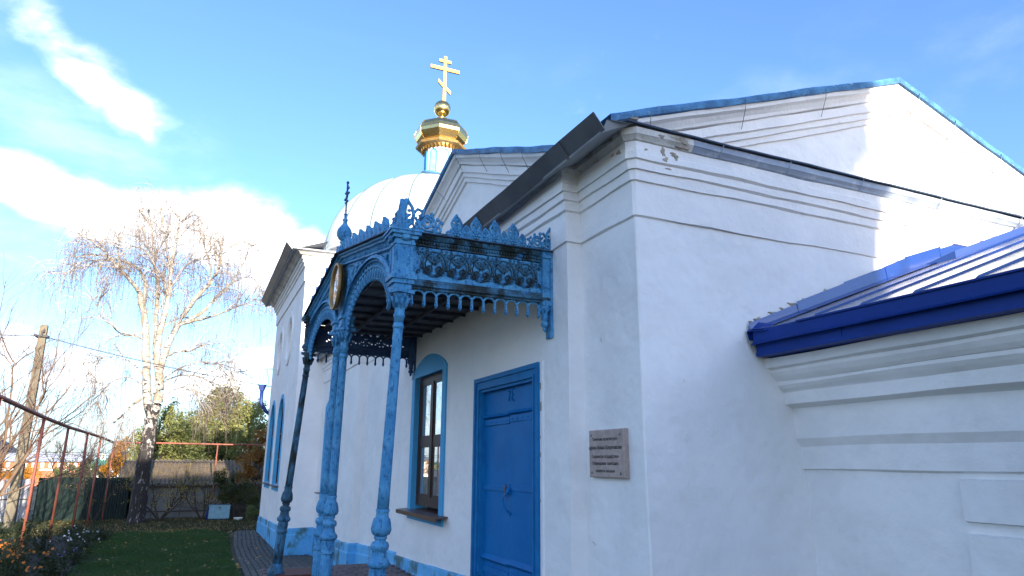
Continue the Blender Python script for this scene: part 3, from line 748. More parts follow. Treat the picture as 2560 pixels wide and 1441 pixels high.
# bare patches where plaster has fallen from the cornice near the corner
def patch_poly(c, w, h, rr, n=16):
    ph = [rr.uniform(0, 6.28) for _ in range(3)]
    out = []
    for i in range(n):
        g = 2*math.pi*i/n; r = .72+.22*math.sin(2*g+ph[0])+.18*math.sin(3*g+ph[1])+.14*math.sin(5*g+ph[2])+rr.uniform(-.08, .08)
        out.append((c[0]+w*r*math.cos(g), c[1]+h*r*math.sin(g)))
    return out
def chips():
    rr = random.Random(5)
    # thin scars where the skim coat has fallen: on the gable-side fascia, the moulding, and the long side
    for (u, z, w, h, y) in ((3.185, 2.425, .030, .055, 4.2-.0885), (3.20, 2.365, .035, .022, 4.2-.0955), (3.285, 2.43, .045, .018, 4.2-.0885), (3.31, 2.40, .018, .035, 4.2-.0965), (3.33, 2.540, .11, .028, 4.2-.1395), (3.37, 2.49, .08, .014, 4.2-.121), (3.14, 2.535, .05, .014, 4.2-.1395), (3.02, 2.418, .016, .014, 4.2-.0885), (3.24, 2.30, .030, .008, 4.2-.0725)):
        m = MB(); pts = patch_poly((u, z), w, h, rr); n = len(pts)
        m.add([(a, y, b) for a, b in pts]+[(a, y+.02, b) for a, b in pts], [tuple(range(n))]+[(i, (i+1) % n, n+(i+1) % n, n+i) for i in range(n)]); m.build('bare_patch', M['chip'], church)
    for (u, z, w, h, x) in ((4.27, 2.425, .05, .018, XD-.0885), (4.36, 2.44, .035, .012, XD-.0885), (4.33, 2.545, .07, .016, XD-.1395), (4.62, 2.54, .06, .018, XD-.1395)):
        m = MB(); pts = patch_poly((u, z), w, h, rr); n = len(pts)
        m.add([(x, a, b) for a, b in pts]+[(x+.02, a, b) for a, b in pts], [tuple(range(n))]+[(i, (i+1) % n, n+(i+1) % n, n+i) for i in range(n)]); m.build('bare_patch', M['chip'], church)
    for k, (x, z) in enumerate([(3.16, 2.985), (3.27, 3.0)]):
        m = MB(); m.box((x, 4.66, z), (.085, .10, .035), rz=rr.uniform(-.1, .1)); m.build('bare_brick', M['chip'], church)
    m = MB(); pts = patch_poly((3.62, 3.03), .10, .045, rr); n = len(pts); y = 4.85-.10
    m.add([(a, y, b) for a, b in pts]+[(a, y+.04, b) for a, b in pts], [tuple(range(n))]+[(i, (i+1) % n, n+(i+1) % n, n+i) for i in range(n)]); m.build('bare_patch', M['chip'], church)
chips()
def scratches():     # small dark nicks and hairline cracks in the limewash
    for (P) in ([(4.62, 1.36), (4.618, 1.33), (4.622, 1.31)], [(3.33, .62), (3.335, .60)]):
        m = MB(); m.tube([(u, 4.2-.001, v) for u, v in P], .002, 4); m.build('hairline_crack', M['chip'], church)
    for (P) in ([(10.6, .50), (10.6, .36)], [(11.9, -.48), (11.9, -.53)], [(4.75, 1.0), (4.745, .965)], [(4.95, -.60), (4.90, -.62)], [(7.9, 1.56), (7.86, 1.53)]):
        x = XD if (P[0][0] > 10.2 or P[0][0] < 5.03) else XC
        m = MB(); m.tube([(x-.001, u, v) for u, v in P], .0025, 4); m.build('hairline_crack', M['chip'], church)
scratches()

# ---- window beside the door
def window_frame(parent, x, y0, y1, z0, z1, fw, mats, trans_z=None, mull=True, depth=.06):
    f = MB(); x1 = x+depth
    f.bx(x, x1, y0, y0+fw, z0, z1); f.bx(x, x1, y1-fw, y1, z0, z1)
    f.bx(x+.002, x1, y0+fw, y1-fw, z0, z0+fw*1.35); f.bx(x+.002, x1, y0+fw, y1-fw, z1-fw, z1)
    ym = (y0+y1)/2
    if mull: f.bx(x-.008, x1, ym-fw*.6, ym+fw*.6, z0+fw*1.35, z1-fw)
    w = f.build('window', mats[0], parent)
    cols = [(y0+fw, ym-fw*.6), (ym+fw*.6, y1-fw)] if mull else [(y0+fw, y1-fw)]
    rows = [(z0+fw*1.35, z1-fw)] if trans_z is None else None
    if trans_z is not None:
        zs = [z0+fw*1.35]
        for t in trans_z: zs += [t-fw*.5, t+fw*.5]
        zs.append(z1-fw); rows = [(zs[i], zs[i+1]) for i in range(0, len(zs), 2)]
        for t in trans_z:
            for (a, b) in cols:
                q = MB(); q.bx(x+.004, x1-.004, a, b, t-fw*.5, t+fw*.5); q.build('glazing_bar', mats[0], w)
    for (a, b) in cols:
        for (c, d) in rows:
            q = MB(); sfw = fw*.42       # sash round each pane
            q.bx(x+.006, x1-.012, a, a+sfw, c, d); q.bx(x+.006, x1-.012, b-sfw, b, c, d); q.bx(x+.006, x1-.012, a+sfw, b-sfw, c, c+sfw); q.bx(x+.006, x1-.012, a+sfw, b-sfw, d-sfw, d)
            q.build('sash', mats[0], w)
            q = MB(); q.bx(x+.016, x+.022, a+sfw-.002, b-sfw+.002, c+sfw-.002, d-sfw+.002); q.build('pane', mats[1], w)
    return w
def near_window():
    s = MB()      # painted surround with a low segmental head, running into the reveal
    y0, y1, zb, zs, zt = 8.14, 9.62, -.745, 1.20, 1.42
    arc = [(y0+(y1-y0)*i/16, zs+(zt-zs)*math.sin(math.pi*i/16)**.8) for i in range(17)]
    outer = [(y0, zb), (y1, zb)]+arc[::-1]
    s.holed(outer, [rect(8.28, 9.48, -.62, 1.15)], lambda u, v, d: (XC-.022+d, u, v), .021)
    s.build('window_surround', M['surround'], church)
    r = MB(); X0, X1 = XC-.021, XC+.20
    r.bx(X0+.001, X1, 9.482, 9.50, -.62, 1.15); r.bx(X0+.001, X1, 8.26, 8.278, -.62, 1.15); r.bx(X0+.001, X1, 8.28, 9.48, 1.152, 1.17)
    r.build('window_reveal', M['surround'], church)
    window_frame(church, XC+.050, 8.285, 9.475, -.56, 1.148, .085, (M['brown'], M['glass']), trans_z=[.27])
    q = MB(); q.box((XC+.03, 8.86, -.625), (.34, 1.76, .018), rot=Matrix.Rotation(R(-5), 3, 'Y')); q.bx(XC-.150, XC-.136, 7.981, 9.739, -.682, -.632)
    q.build('window_sill', M['sill'], church)
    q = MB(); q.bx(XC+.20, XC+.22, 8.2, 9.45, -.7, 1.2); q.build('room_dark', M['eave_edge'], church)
near_window()
def far_bay_window():   # narrow blue-framed window just before the wing, mostly behind the posts
    s = MB(); y0, y1 = 15.42, 16.95
    arc = [(y0+(y1-y0)*i/12, 1.26+.18*math.sin(math.pi*i/12)**.8) for i in range(13)]
    s.holed([(y0, -.82), (y1, -.82)]+arc[::-1], [rect(15.58, 16.78, -.68, 1.18)], lambda u, v, d: (XC-.02+d, u, v), .019)
    s.build('window_surround', M['surround'], church)
    m = MB(); m.bx(XC-.008, XC-.002, 15.58, 16.78, -.68, 1.18); m.build('blind_panel', M['niche'], church)
    window_frame(church, XC-.012, 15.62, 16.74, -.66, 1.14, .07, (M['brown'], M['glass']), trans_z=[.3], depth=.03)
    q = MB(); q.bx(XC-.13, XC-.0, 15.36, 17.0, -.715, -.69); q.build('window_sill', M['sill'], church)
far_bay_window()
# ---- door
def door():
    fr = MB(); y0, y1, zt, zb = 5.55, 7.135, .89, -1.40
    steps = [(0, .045, -.035), (.045, .10, -.018), (.10, .125, -.028), (.125, .155, -.006)]
    for (a, b, o) in steps:      # nested mouldings
        x0 = XC+o; x1 = XC+.06
        fr.bx(x0, x1, y0+a, y0+b, zb, zt-a); fr.bx(x0, x1, y1-b, y1-a, zb, zt-a)
        fr.bx(x0+.0005, x1, y0+b, y1-b, zt-b, zt-a)
    f = fr.build('door_frame', M['door_frame'], church)
    d = MB(); a, b, t = 5.705, 6.98, .735
    X = XC+.045
    def sheet(ya, yb, za, zb_, x, seed):
        rr = random.Random(seed); n, m = 10, 12; vs = []
        for i in range(n+1):
            for j in range(m+1):
                y = ya+(yb-ya)*i/n; z = za+(zb_-za)*j/m
                e = 0 if i in (0, n) or j in (0, m) else 1
                vs.append((x+e*(.004*math.sin(y*9+z*3+seed)+.003*math.sin(z*8+seed*2)), y, z))
        d.add(vs, [(i*(m+1)+j, (i+1)*(m+1)+j, (i+1)*(m+1)+j+1, i*(m+1)+j+1) for i in range(n) for j in range(m)], True)
    ym = 6.315
    sheet(a, ym-.002, zb, t, X, 1); sheet(ym+.002, b, zb, t, X+.006, 2)
    d.bx(X+.012, X+.03, a-.01, b+.01, zb, t+.01)
    dd = d.build('door', M['door'], church)
    def rail(z0, z1, ya, yb, x, nm='door_rail', tilt=0):
        q = MB(); q.bx(x-.012, x+.01, ya, yb, z0, z1); q.build(nm, M['door'], dd)
    # upper rails, a folded bar above a flat strap; the left leaf sits a little lower
    for (ya, yb, dz, xx) in ((a, ym-.01, .0, X), (ym+.01, b, -.012, X+.004)):
        q = MB(); q.add([(xx-.002, ya, .505+dz), (xx-.035, ya, .475+dz), (xx-.004, ya, .462+dz), (xx-.002, yb, .505+dz), (xx-.035, yb, .475+dz), (xx-.004, yb, .462+dz)], [(0, 1, 4, 3), (1, 2, 5, 4), (0, 1, 2), (3, 4, 5), (0, 2, 5, 3)]); q.build('door_rail', M['door'], dd)
        rail(.392+dz, .452+dz, ya+.01, yb, xx)
        q = MB()
        for k in range(5): q.ball((xx-.013, ya+.06+k*(yb-ya-.12)/4, .42+dz), .008, 5)
        q.build('rivet_row', M['door'], dd)
        rail(-.262+dz, -.208+dz, ya+.005, yb-.0, xx)
        q = MB(); q.add([(xx-.002, ya, -.885+dz), (xx-.038, ya, -.925+dz), (xx-.006, ya, -.955+dz), (xx-.002, yb, -.885+dz), (xx-.038, yb, -.925+dz), (xx-.006, yb, -.955+dz)], [(0, 1, 4, 3), (1, 2, 5, 4), (0, 1, 2), (3, 4, 5), (0, 2, 5, 3)]); q.build('door_rail', M['door'], dd)
        rail(-1.06+dz, -1.0+dz, ya+.01, yb, xx)
    for (y, z) in ((7.005, .36), (5.675, .40), (7.005, -1.08), (5.675, -1.0)):
        q = MB(); q.tube([(XC-.0, y, z-.075), (XC-.0, y, z+.075)], .016, 8); q.tube([(XC-.0, y, z-.012), (XC-.0, y, z+.012)], .022, 8); q.tube([(XC-.0, y, z-.08), (XC-.0, y, z-.068)], .021, 8); q.build('hinge', M['door'], dd)
    q = MB(); q.bx(X-.02, X+.004, ym-.03, ym+.02, -.30, -.20); q.box((X-.028, ym-.005, -.27), (.02, .035, .05)); q.build('lock_plate', M['door'], dd)
    q = MB(); q.bx(X-.024, X-.019, ym+.055, ym+.078, -.315, -.205); q.bx(X-.0245, X-.018, ym+.04, ym+.09, -.255, -.243); q.build('keyhole', M['ink'], dd)
    q = MB(); q.bx(X-.022, X-.0165, ym+.075, ym+.088, -.335, -.215); q.build('keyhole_rim', M['gold_frame'], dd)
    q = MB(); q.tube([(X-.01, ym-.03, -.25), (X-.05, ym-.03, -.285), (X-.062, ym+.02, -.33), (X-.06, ym+.035, -.38), (X-.045, ym+.0, -.44), (X-.01, ym-.02, -.47)], [.012, .010, .009, .009, .010, .013], 7)
    q.ball((X-.012, ym-.022, -.475), .02, 7, (.5, 1, 1)); q.ball((X-.02, ym-.03, -.25), .022, 7, (.6, 1, 1)); q.build('door_handle', M['door'], dd)
    # faint raised marks under the lintel
    q = MB()
    for (u0, v0, u1, v1) in ((6.40, .70, 6.33, .70), (6.33, .70, 6.36, .60), (6.275, .72, 6.275, .60), (6.275, .72, 6.22, .715), (6.275, .665, 6.235, .66), (6.275, .605, 6.22, .60)):
        q.tube([(X-.001, u0, v0), (X-.001, u1, v1)], .006, 5)
    q.build('raised_mark', M['door'], dd)
    # strip of crumbling white render beside the frame
    q = MB(); vs = []; n = 40; rr = random.Random(3)
    for i in range(n+1):
        z = -1.35+2.26*i/n; vs += [(XC-.012, 5.549, z), (XC-.012, 5.549-.035-rr.uniform(0, .018), z), (XC, 5.49, z)]
    q.add(vs, [(i*3+j, (i+1)*3+j, (i+1)*3+j+1, i*3+j+1) for i in range(n) for j in range(2)]); q.build('render_strip', M['trim'], church)
    for (z0, z1, w_) in ((.64, .70, .022), (.45, .53, .03), (.21, .23, .012), (.05, .09, .018), (-.33, -.31, .01)):
        q = MB(); q.bx(XC-.0125, XC+.0, 5.545-w_, 5.545, z0, z1); q.build('bare_patch', M['chip'], church)
door()

# ---- tall far wing with ovals and arched windows, the low dome and the gilded lantern
def wing():
    XW, Y0, Y1, Z0, Z1 = 2.15, 17.6, 24.3, -2.6, 5.12
    w = MB()
    def oval(yc, zc, a, b, n=28): return [(yc+a*math.cos(2*math.pi*i/n), zc+b*math.sin(2*math.pi*i/n)) for i in range(n)]
    def arched(yc, z0, z1, hw, n=10):
        zs = z1-hw*1.15
        return [(yc-hw, z0), (yc+hw, z0)]+[(yc+hw*math.cos(math.pi*i/n), zs+hw*1.15*math.sin(math.pi*i/n)) for i in range(n+1)]
    OV = [(20.05, 3.37, .72, .74), (22.35, 3.34, .72, .72)]
    WN = [(20.45, -.62, 1.72, .62), (22.75, -.62, 1.72, .62)]
    holes = [oval(a, b, c*.74, d*.80) for a, b, c, d in OV]+[arched(a, b, c, d) for a, b, c, d in WN]
    w.holed(rect(Y0, Y1, Z0, Z1), holes, mapX(XW))
    for h in holes:
        n = len(h); w.add([(XW, u, v) for u, v in h]+[(XW+.14, u, v) for u, v in h], [(i, (i+1) % n, n+(i+1) % n, n+i) for i in range(n)])
    w.add([(XW, Y0, Z0), (13.5, Y0, Z0), (13.5, Y0, Z1), (XW, Y0, Z1)], [(0, 1, 2, 3)])
    w.add([(XW, Y1, Z0), (XW+1.1, Y1, Z0), (XW+1.1, Y1, Z1), (XW, Y1, Z1)], [(0, 1, 2, 3)])
    w.add([(XW+1.1, Y1, Z0), (XW+1.1, Y1+7, Z0), (XW+1.1, Y1+7, Z1), (XW+1.1, Y1, Z1)], [(0, 1, 2, 3)])
    w.add([(XW+1.1, Y1+7, Z0), (13.5, Y1+7, Z0), (13.5, Y1+7, Z1), (XW+1.1, Y1+7, Z1)], [(0, 1, 2, 3)])
    w.add([(13.5, Y0, Z0), (13.5, Y1+7, Z0), (13.5, Y1+7, Z1), (13.5, Y0, Z1)], [(0, 1, 2, 3)])
    w.build('wing_wall', M['plaster'], church)
    for (a, b, c, d) in OV:      # blind ovals
        m = MB(); m.add([(XW+.10, u, v) for u, v in oval(a, b, c*.76, d*.82)], [tuple(range(28))])
        o = m.build('oval_niche', M['niche_grey'], church)
        r = MB(); vs = []
        for (k, x) in ((1.0, XW-.0), (1.0, XW-.03), (.80, XW-.03), (.745, XW+.01)):
            vs += [(x, a+c*k*math.cos(2*math.pi*i/28), b+d*(k+.04)*math.sin(2*math.pi*i/28)) for i in range(28)]
        r.add(vs, [(q*28+i, q*28+(i+1) % 28, (q+1)*28+(i+1) % 28, (q+1)*28+i) for q in range(3) for i in range(28)], False); r.build('oval_rim', M['trim'], o)
    for (a, b, c, d) in WN:
        outer = arched(a, b-.16, c+.13, d+.14)
        m = MB(); m.holed(outer, [arched(a, b, c, d)], lambda u, v, q: (XW-.02+q, u, v), .019)
        h = arched(a, b, c, d); n = len(h)
        m.add([(XW-.02, u, v) for u, v in h]+[(XW+.14, a+(u-a)*.985, v-.005) for u, v in h], [(i, (i+1) % n, n+(i+1) % n, n+i) for i in range(n)])
        m.build('window_surround', M['surround'], church)
        f = MB(); inn = arched(a, b+.07, c-.08, d-.09)
        f.holed(h, [inn], lambda u, v, q: (XW+.07+q, u, v), .05)
        f.bx(XW+.06, XW+.12, a-.05, a+.05, b+.07, c-.1)
        wn = f.build('window', M['brown'], church)
        for t in (.05, .75):
            f = MB(); f.bx(XW+.062, XW+.118, a-d+.08, a-.052, t-.03, t+.03); f.bx(XW+.062, XW+.118, a+.052, a+d-.08, t-.03, t+.03); f.build('glazing_bar', M['brown'], wn)
        f = MB(); f.add([(XW+.10, u, v) for u, v in inn], [tuple(range(len(inn)))]); f.build('pane', M['glass'], wn)
        f = MB(); f.bx(XW-.10, XW+.08, a-d-.2, a+d+.12, b-.05, b-.02); f.build('window_sill', M['sill'], church)
    c = MB(); path = [(11.5, Y0), (XW, Y0), (XW, Y1)]
    sweep(c, path, [(0, 4.47), (.035, 4.475), (.037, 4.84), (.07, 4.85), (.072, 4.93), (.11, 4.94), (.112, 5.02), (.15, 5.03), (.152, 5.10), (.12, 5.11)], .3, .004, seed=13)
    c.build('wing_cornice', M['trim'], church)
    c = MB()
    sweep(c, path, [(.12, 5.105), (.20, 5.12), (.24, 5.17), (.31, 5.20), (.33, 5.24), (0, 5.25)], .3, .004, seed=14)
    c.build('wing_eave_moulding', M['trim_dirty'], church)
    s = MB()
    s.add([(1.74, Y0-.34, 5.19), (1.74, Y1+.4, 5.19), (2.6, Y1+.4, 5.50), (2.6, Y0-.34, 5.50)], [(0, 1, 2, 3)])
    s.add([(1.74, Y0-.36, 5.20), (1.74, Y0-.36, 5.235), (12, Y0-.36, 5.27), (12, Y0-.36, 5.24)], [(0, 1, 2, 3)])
    s.add([(1.74, Y0-.36, 5.235), (12, Y0-.36, 5.27), (12, Y0+1.2, 5.75), (3.2, Y0+1.2, 5.75)], [(0, 1, 2, 3)])
    s.add([(1.74, Y0-.36, 5.235), (3.2, Y0+1.2, 5.75), (3.2, Y1-1, 5.75), (1.74, Y1+.4, 5.235)], [(0, 1, 2, 3)])
    s.build('wing_roof', M['soffit'], church)
    g = MB(); vs = []
    for i in range(13):
        y = Y0-.1+(Y1+.45-Y0+.1)*i/12; q = .008*math.sin(i*2.1)
        vs += [(1.80, y, 5.20+q), (1.60, y, 5.43+q), (1.592, y, 5.425+q), (1.79, y, 5.195+q)]
    g.add(vs, [(i*4+j, (i+1)*4+j, (i+1)*4+(j+1) % 4, i*4+(j+1) % 4) for i in range(12) for j in range(4)]+[(0, 1, 2, 3), (48, 49, 50, 51)])
    g.build('gutter', M['gutter'], church)
    d = MB(); d.add([(XW-.38, Y1+.25, 2.50), (XW-.12, Y1+.25, 2.50), (XW-.12, Y1+.5, 2.50), (XW-.38, Y1+.5, 2.50), (XW-.32, Y1+.3, 2.30), (XW-.18, Y1+.3, 2.30), (XW-.18, Y1+.45, 2.30), (XW-.32, Y1+.45, 2.30)],
                    [(0, 1, 2, 3), (0, 1, 5, 4), (1, 2, 6, 5), (2, 3, 7, 6), (3, 0, 4, 7)])
    d.tube([(XW-.25, Y1+.37, 2.32), (XW-.25, Y1+.37, 1.9), (XW-.06, Y1+.37, 1.62), (XW+.12, Y1+.37, 1.5)], .06, 8)
    d.build('downpipe', M['pipe_blue'], church)
wing()
DC = Vector((7.42, 23.9, 0))
def dome():
    cx, cy = DC.x, DC.y
    K = .956
    b = MB(); b.lathe([(3.9, 5.1), (3.9, 7.0), (4.0, 7.05), (4.0, 7.15)], (cx, cy, 0), 48); b.build('dome_drum', M['dome'], church)
    def prof(n=22):
        P = []
        for i in range(n+1):
            t = i/n*math.pi/2
            P.append((3.97*math.cos(t)**.92+.0001, 7.02+3.42*math.sin(t)**.95))
        return P
    P = prof(); d = MB(); d.lathe(P, (cx, cy, 0), 64); dm = d.build('dome', M['dome'], church)
    for k in range(20):
        g = 2*math.pi*(k+.35)/20; q = MB()
        q.tube([(cx+(r+.012)*math.cos(g), cy+(r+.012)*math.sin(g), z+.012) for r, z in P[:-2]], .028, 4); q.build('dome_seam', M['seam'], dm)
    before = set(bpy.data.objects)
    # square pedestal and octagonal lantern
    n8 = dict(n=8, smooth=False, rot=R(22.5))
    cxl, cyl = 7.66, 23.9
    p = MB(); p.bx(cxl-.86, cxl+.86, cyl-.86, cyl+.86, 10.55, 11.02); p.build('pedestal', M['dome'], church)
    p = MB(); p.add([(cxl-1.05, cyl-1.05, 10.98), (cxl+1.05, cyl-1.05, 10.98), (cxl+1.05, cyl+1.05, 10.98), (cxl-1.05, cyl+1.05, 10.98), (cxl-.7, cyl-.7, 11.22), (cxl+.7, cyl-.7, 11.22), (cxl+.7, cyl+.7, 11.22), (cxl-.7, cyl+.7, 11.22)],
                    [(0, 1, 2, 3), (0, 1, 5, 4), (1, 2, 6, 5), (2, 3, 7, 6), (3, 0, 4, 7), (4, 5, 6, 7)]); p.build('pedestal_roof', M['roof_blue'], church)
    l = MB(); l.lathe([(.66, 11.1), (.66, 12.45)], (cxl, cyl, 0), **n8); lt = l.build('lantern', M['dome'], church)
    for k in range(8):
        g = R(45*k); ap = .66*math.cos(R(22.5)); hw = .135
        c, s = math.cos(g), math.sin(g)
        def P3(u, z, o): return (cxl+c*(ap+o)-s*u, cyl+s*(ap+o)+c*u, z)
        arch = [(-hw, 11.28), (hw, 11.28)]+[(hw*math.cos(math.pi*i/8), 12.12+hw*1.3*math.sin(math.pi*i/8)) for i in range(9)]
        q = MB(); q.add([P3(u, z, .004) for u, z in arch], [tuple(range(len(arch)))]); nc = q.build('lantern_niche', M['niche'], lt)
        q = MB(); n = len(arch); vs = [P3(u, z, .004) for u, z in arch]+[P3(u*1.0, z, .035) for u, z in arch]+[P3(u*1.18, z+(.03 if z > 12 else -.02), .035) for u, z in arch]+[P3(u*1.18, z+(.03 if z > 12 else -.02), .0) for u, z in arch]
        q.add(vs, [(w*n+i, w*n+(i+1) % n, (w+1)*n+(i+1) % n, (w+1)*n+i) for w in range(3) for i in range(n)]); q.build('niche_rim', M['seam'] if False else M['surround'], lt)
    l = MB(); l.lathe([(.68, 12.38), (.74, 12.46), (1.02, 12.52), (1.06, 12.60), (.90, 12.70), (.7, 12.74)], (cxl, cyl, 0), **n8); l.build('lantern_eave', M['gold_frame'], church)
    for k in range(32):       # gilded tooth frieze under the eave
        g = 2*math.pi*k/32; ap = .76
        q = MB(); c, s = math.cos(g), math.sin(g)
        def P3(u, z, o): return (cxl+c*(ap+o)-s*u, cyl+s*(ap+o)+c*u, z)
        q.add([P3(-.055, 12.50, 0), P3(.055, 12.50, 0), P3(0, 12.34, 0), P3(-.055, 12.50, .06), P3(.055, 12.50, .06), P3(0, 12.34, .06)], [(0, 1, 2), (3, 4, 5), (0, 1, 4, 3), (1, 2, 5, 4), (2, 0, 3, 5)]); q.build('tooth', M['gold_cross'], lt)
    # gilded faceted cupola, neck, apple and cross
    c = MB(); c.lathe([(.86, 12.64), (.90, 12.72), (1.02, 12.86), (1.10, 13.03), (1.115, 13.16), (1.06, 13.34), (.93, 13.52), (.72, 13.66), (.45, 13.75), (.20, 13.79)], (cxl, cyl, 0), **n8)
    cu = c.build('cupola', M['gold'], church)
    for k in range(8):
        g = R(22.5+45*k); q = MB()
        q.tube([(cxl+r*math.cos(g), cyl+r*math.sin(g), z) for r, z in [(.91, 12.72), (1.025, 12.86), (1.105, 13.03), (1.12, 13.16), (1.065, 13.34), (.935, 13.52), (.725, 13.66), (.45, 13.757)]], .012, 4); q.build('cupola_rib', M['gold'], cu)
    c = MB(); c.lathe([(.21, 13.76), (.11, 14.02), (.12, 14.06)], (cxl, cyl, 0), 12); c.build('cupola_neck', M['gold'], church)
    c = MB(); c.lathe([(max(.01, .36*math.sin(math.pi*i/12)), 14.40-.36*math.cos(math.pi*i/12)) for i in range(13)], (cxl, cyl, 0), 20, mod=lambda g, z: 1+.012*abs(math.sin(g*8))); c.build('apple', M['gold'], church)
    c = MB(); t = .045
    def bar(x0, x1, z0, z1, tt=t, dx=0.0): c.bx(cxl+.06+x0, cxl+.06+x1, cyl-tt, cyl+tt, z0, z1)
    bar(-.065, .065, 14.72, 16.90); bar(-.64, -.067, 16.22, 16.37, t*.95); bar(.067, .64, 16.22, 16.37, t*.95); bar(-.27, -.067, 16.60, 16.73, t*.95); bar(.067, .27, 16.60, 16.73, t*.95)
    for s in (-1, 1):
        c.add([(cxl+.06+s*.067, cyl-.04, 15.37-s*.05), (cxl+.06+s*.28, cyl-.04, 15.37-s*.24), (cxl+.06+s*.28, cyl-.04, 15.53-s*.24), (cxl+.06+s*.067, cyl-.04, 15.53-s*.05),
               (cxl+.06+s*.067, cyl+.04, 15.37-s*.05), (cxl+.06+s*.28, cyl+.04, 15.37-s*.24), (cxl+.06+s*.28, cyl+.04, 15.53-s*.24), (cxl+.06+s*.067, cyl+.04, 15.53-s*.05)],
              [(0, 1, 2, 3), (4, 5, 6, 7), (0, 1, 5, 4), (1, 2, 6, 5), (2, 3, 7, 6), (3, 0, 4, 7)])
    c.build('cross', M['gold_cross'], church)
    for ob in set(bpy.data.objects)-before:      # size as seen at the lantern's real distance
        me = ob.data; oz = ORG['church'].z
        v = np.empty(len(me.vertices)*3); me.vertices.foreach_get('co', v); v = v.reshape(-1, 3); v[:, 2] = (v[:, 2]+oz)*.9575-oz
        v[:, 0] = (v[:, 0]+ORG['church'].x-cxl)*.956+cxl-ORG['church'].x; v[:, 1] = (v[:, 1]+ORG['church'].y-cyl)*.956+cyl-ORG['church'].y
        me.vertices.foreach_set('co', v.astype(np.float32).ravel()); me.update()
dome()

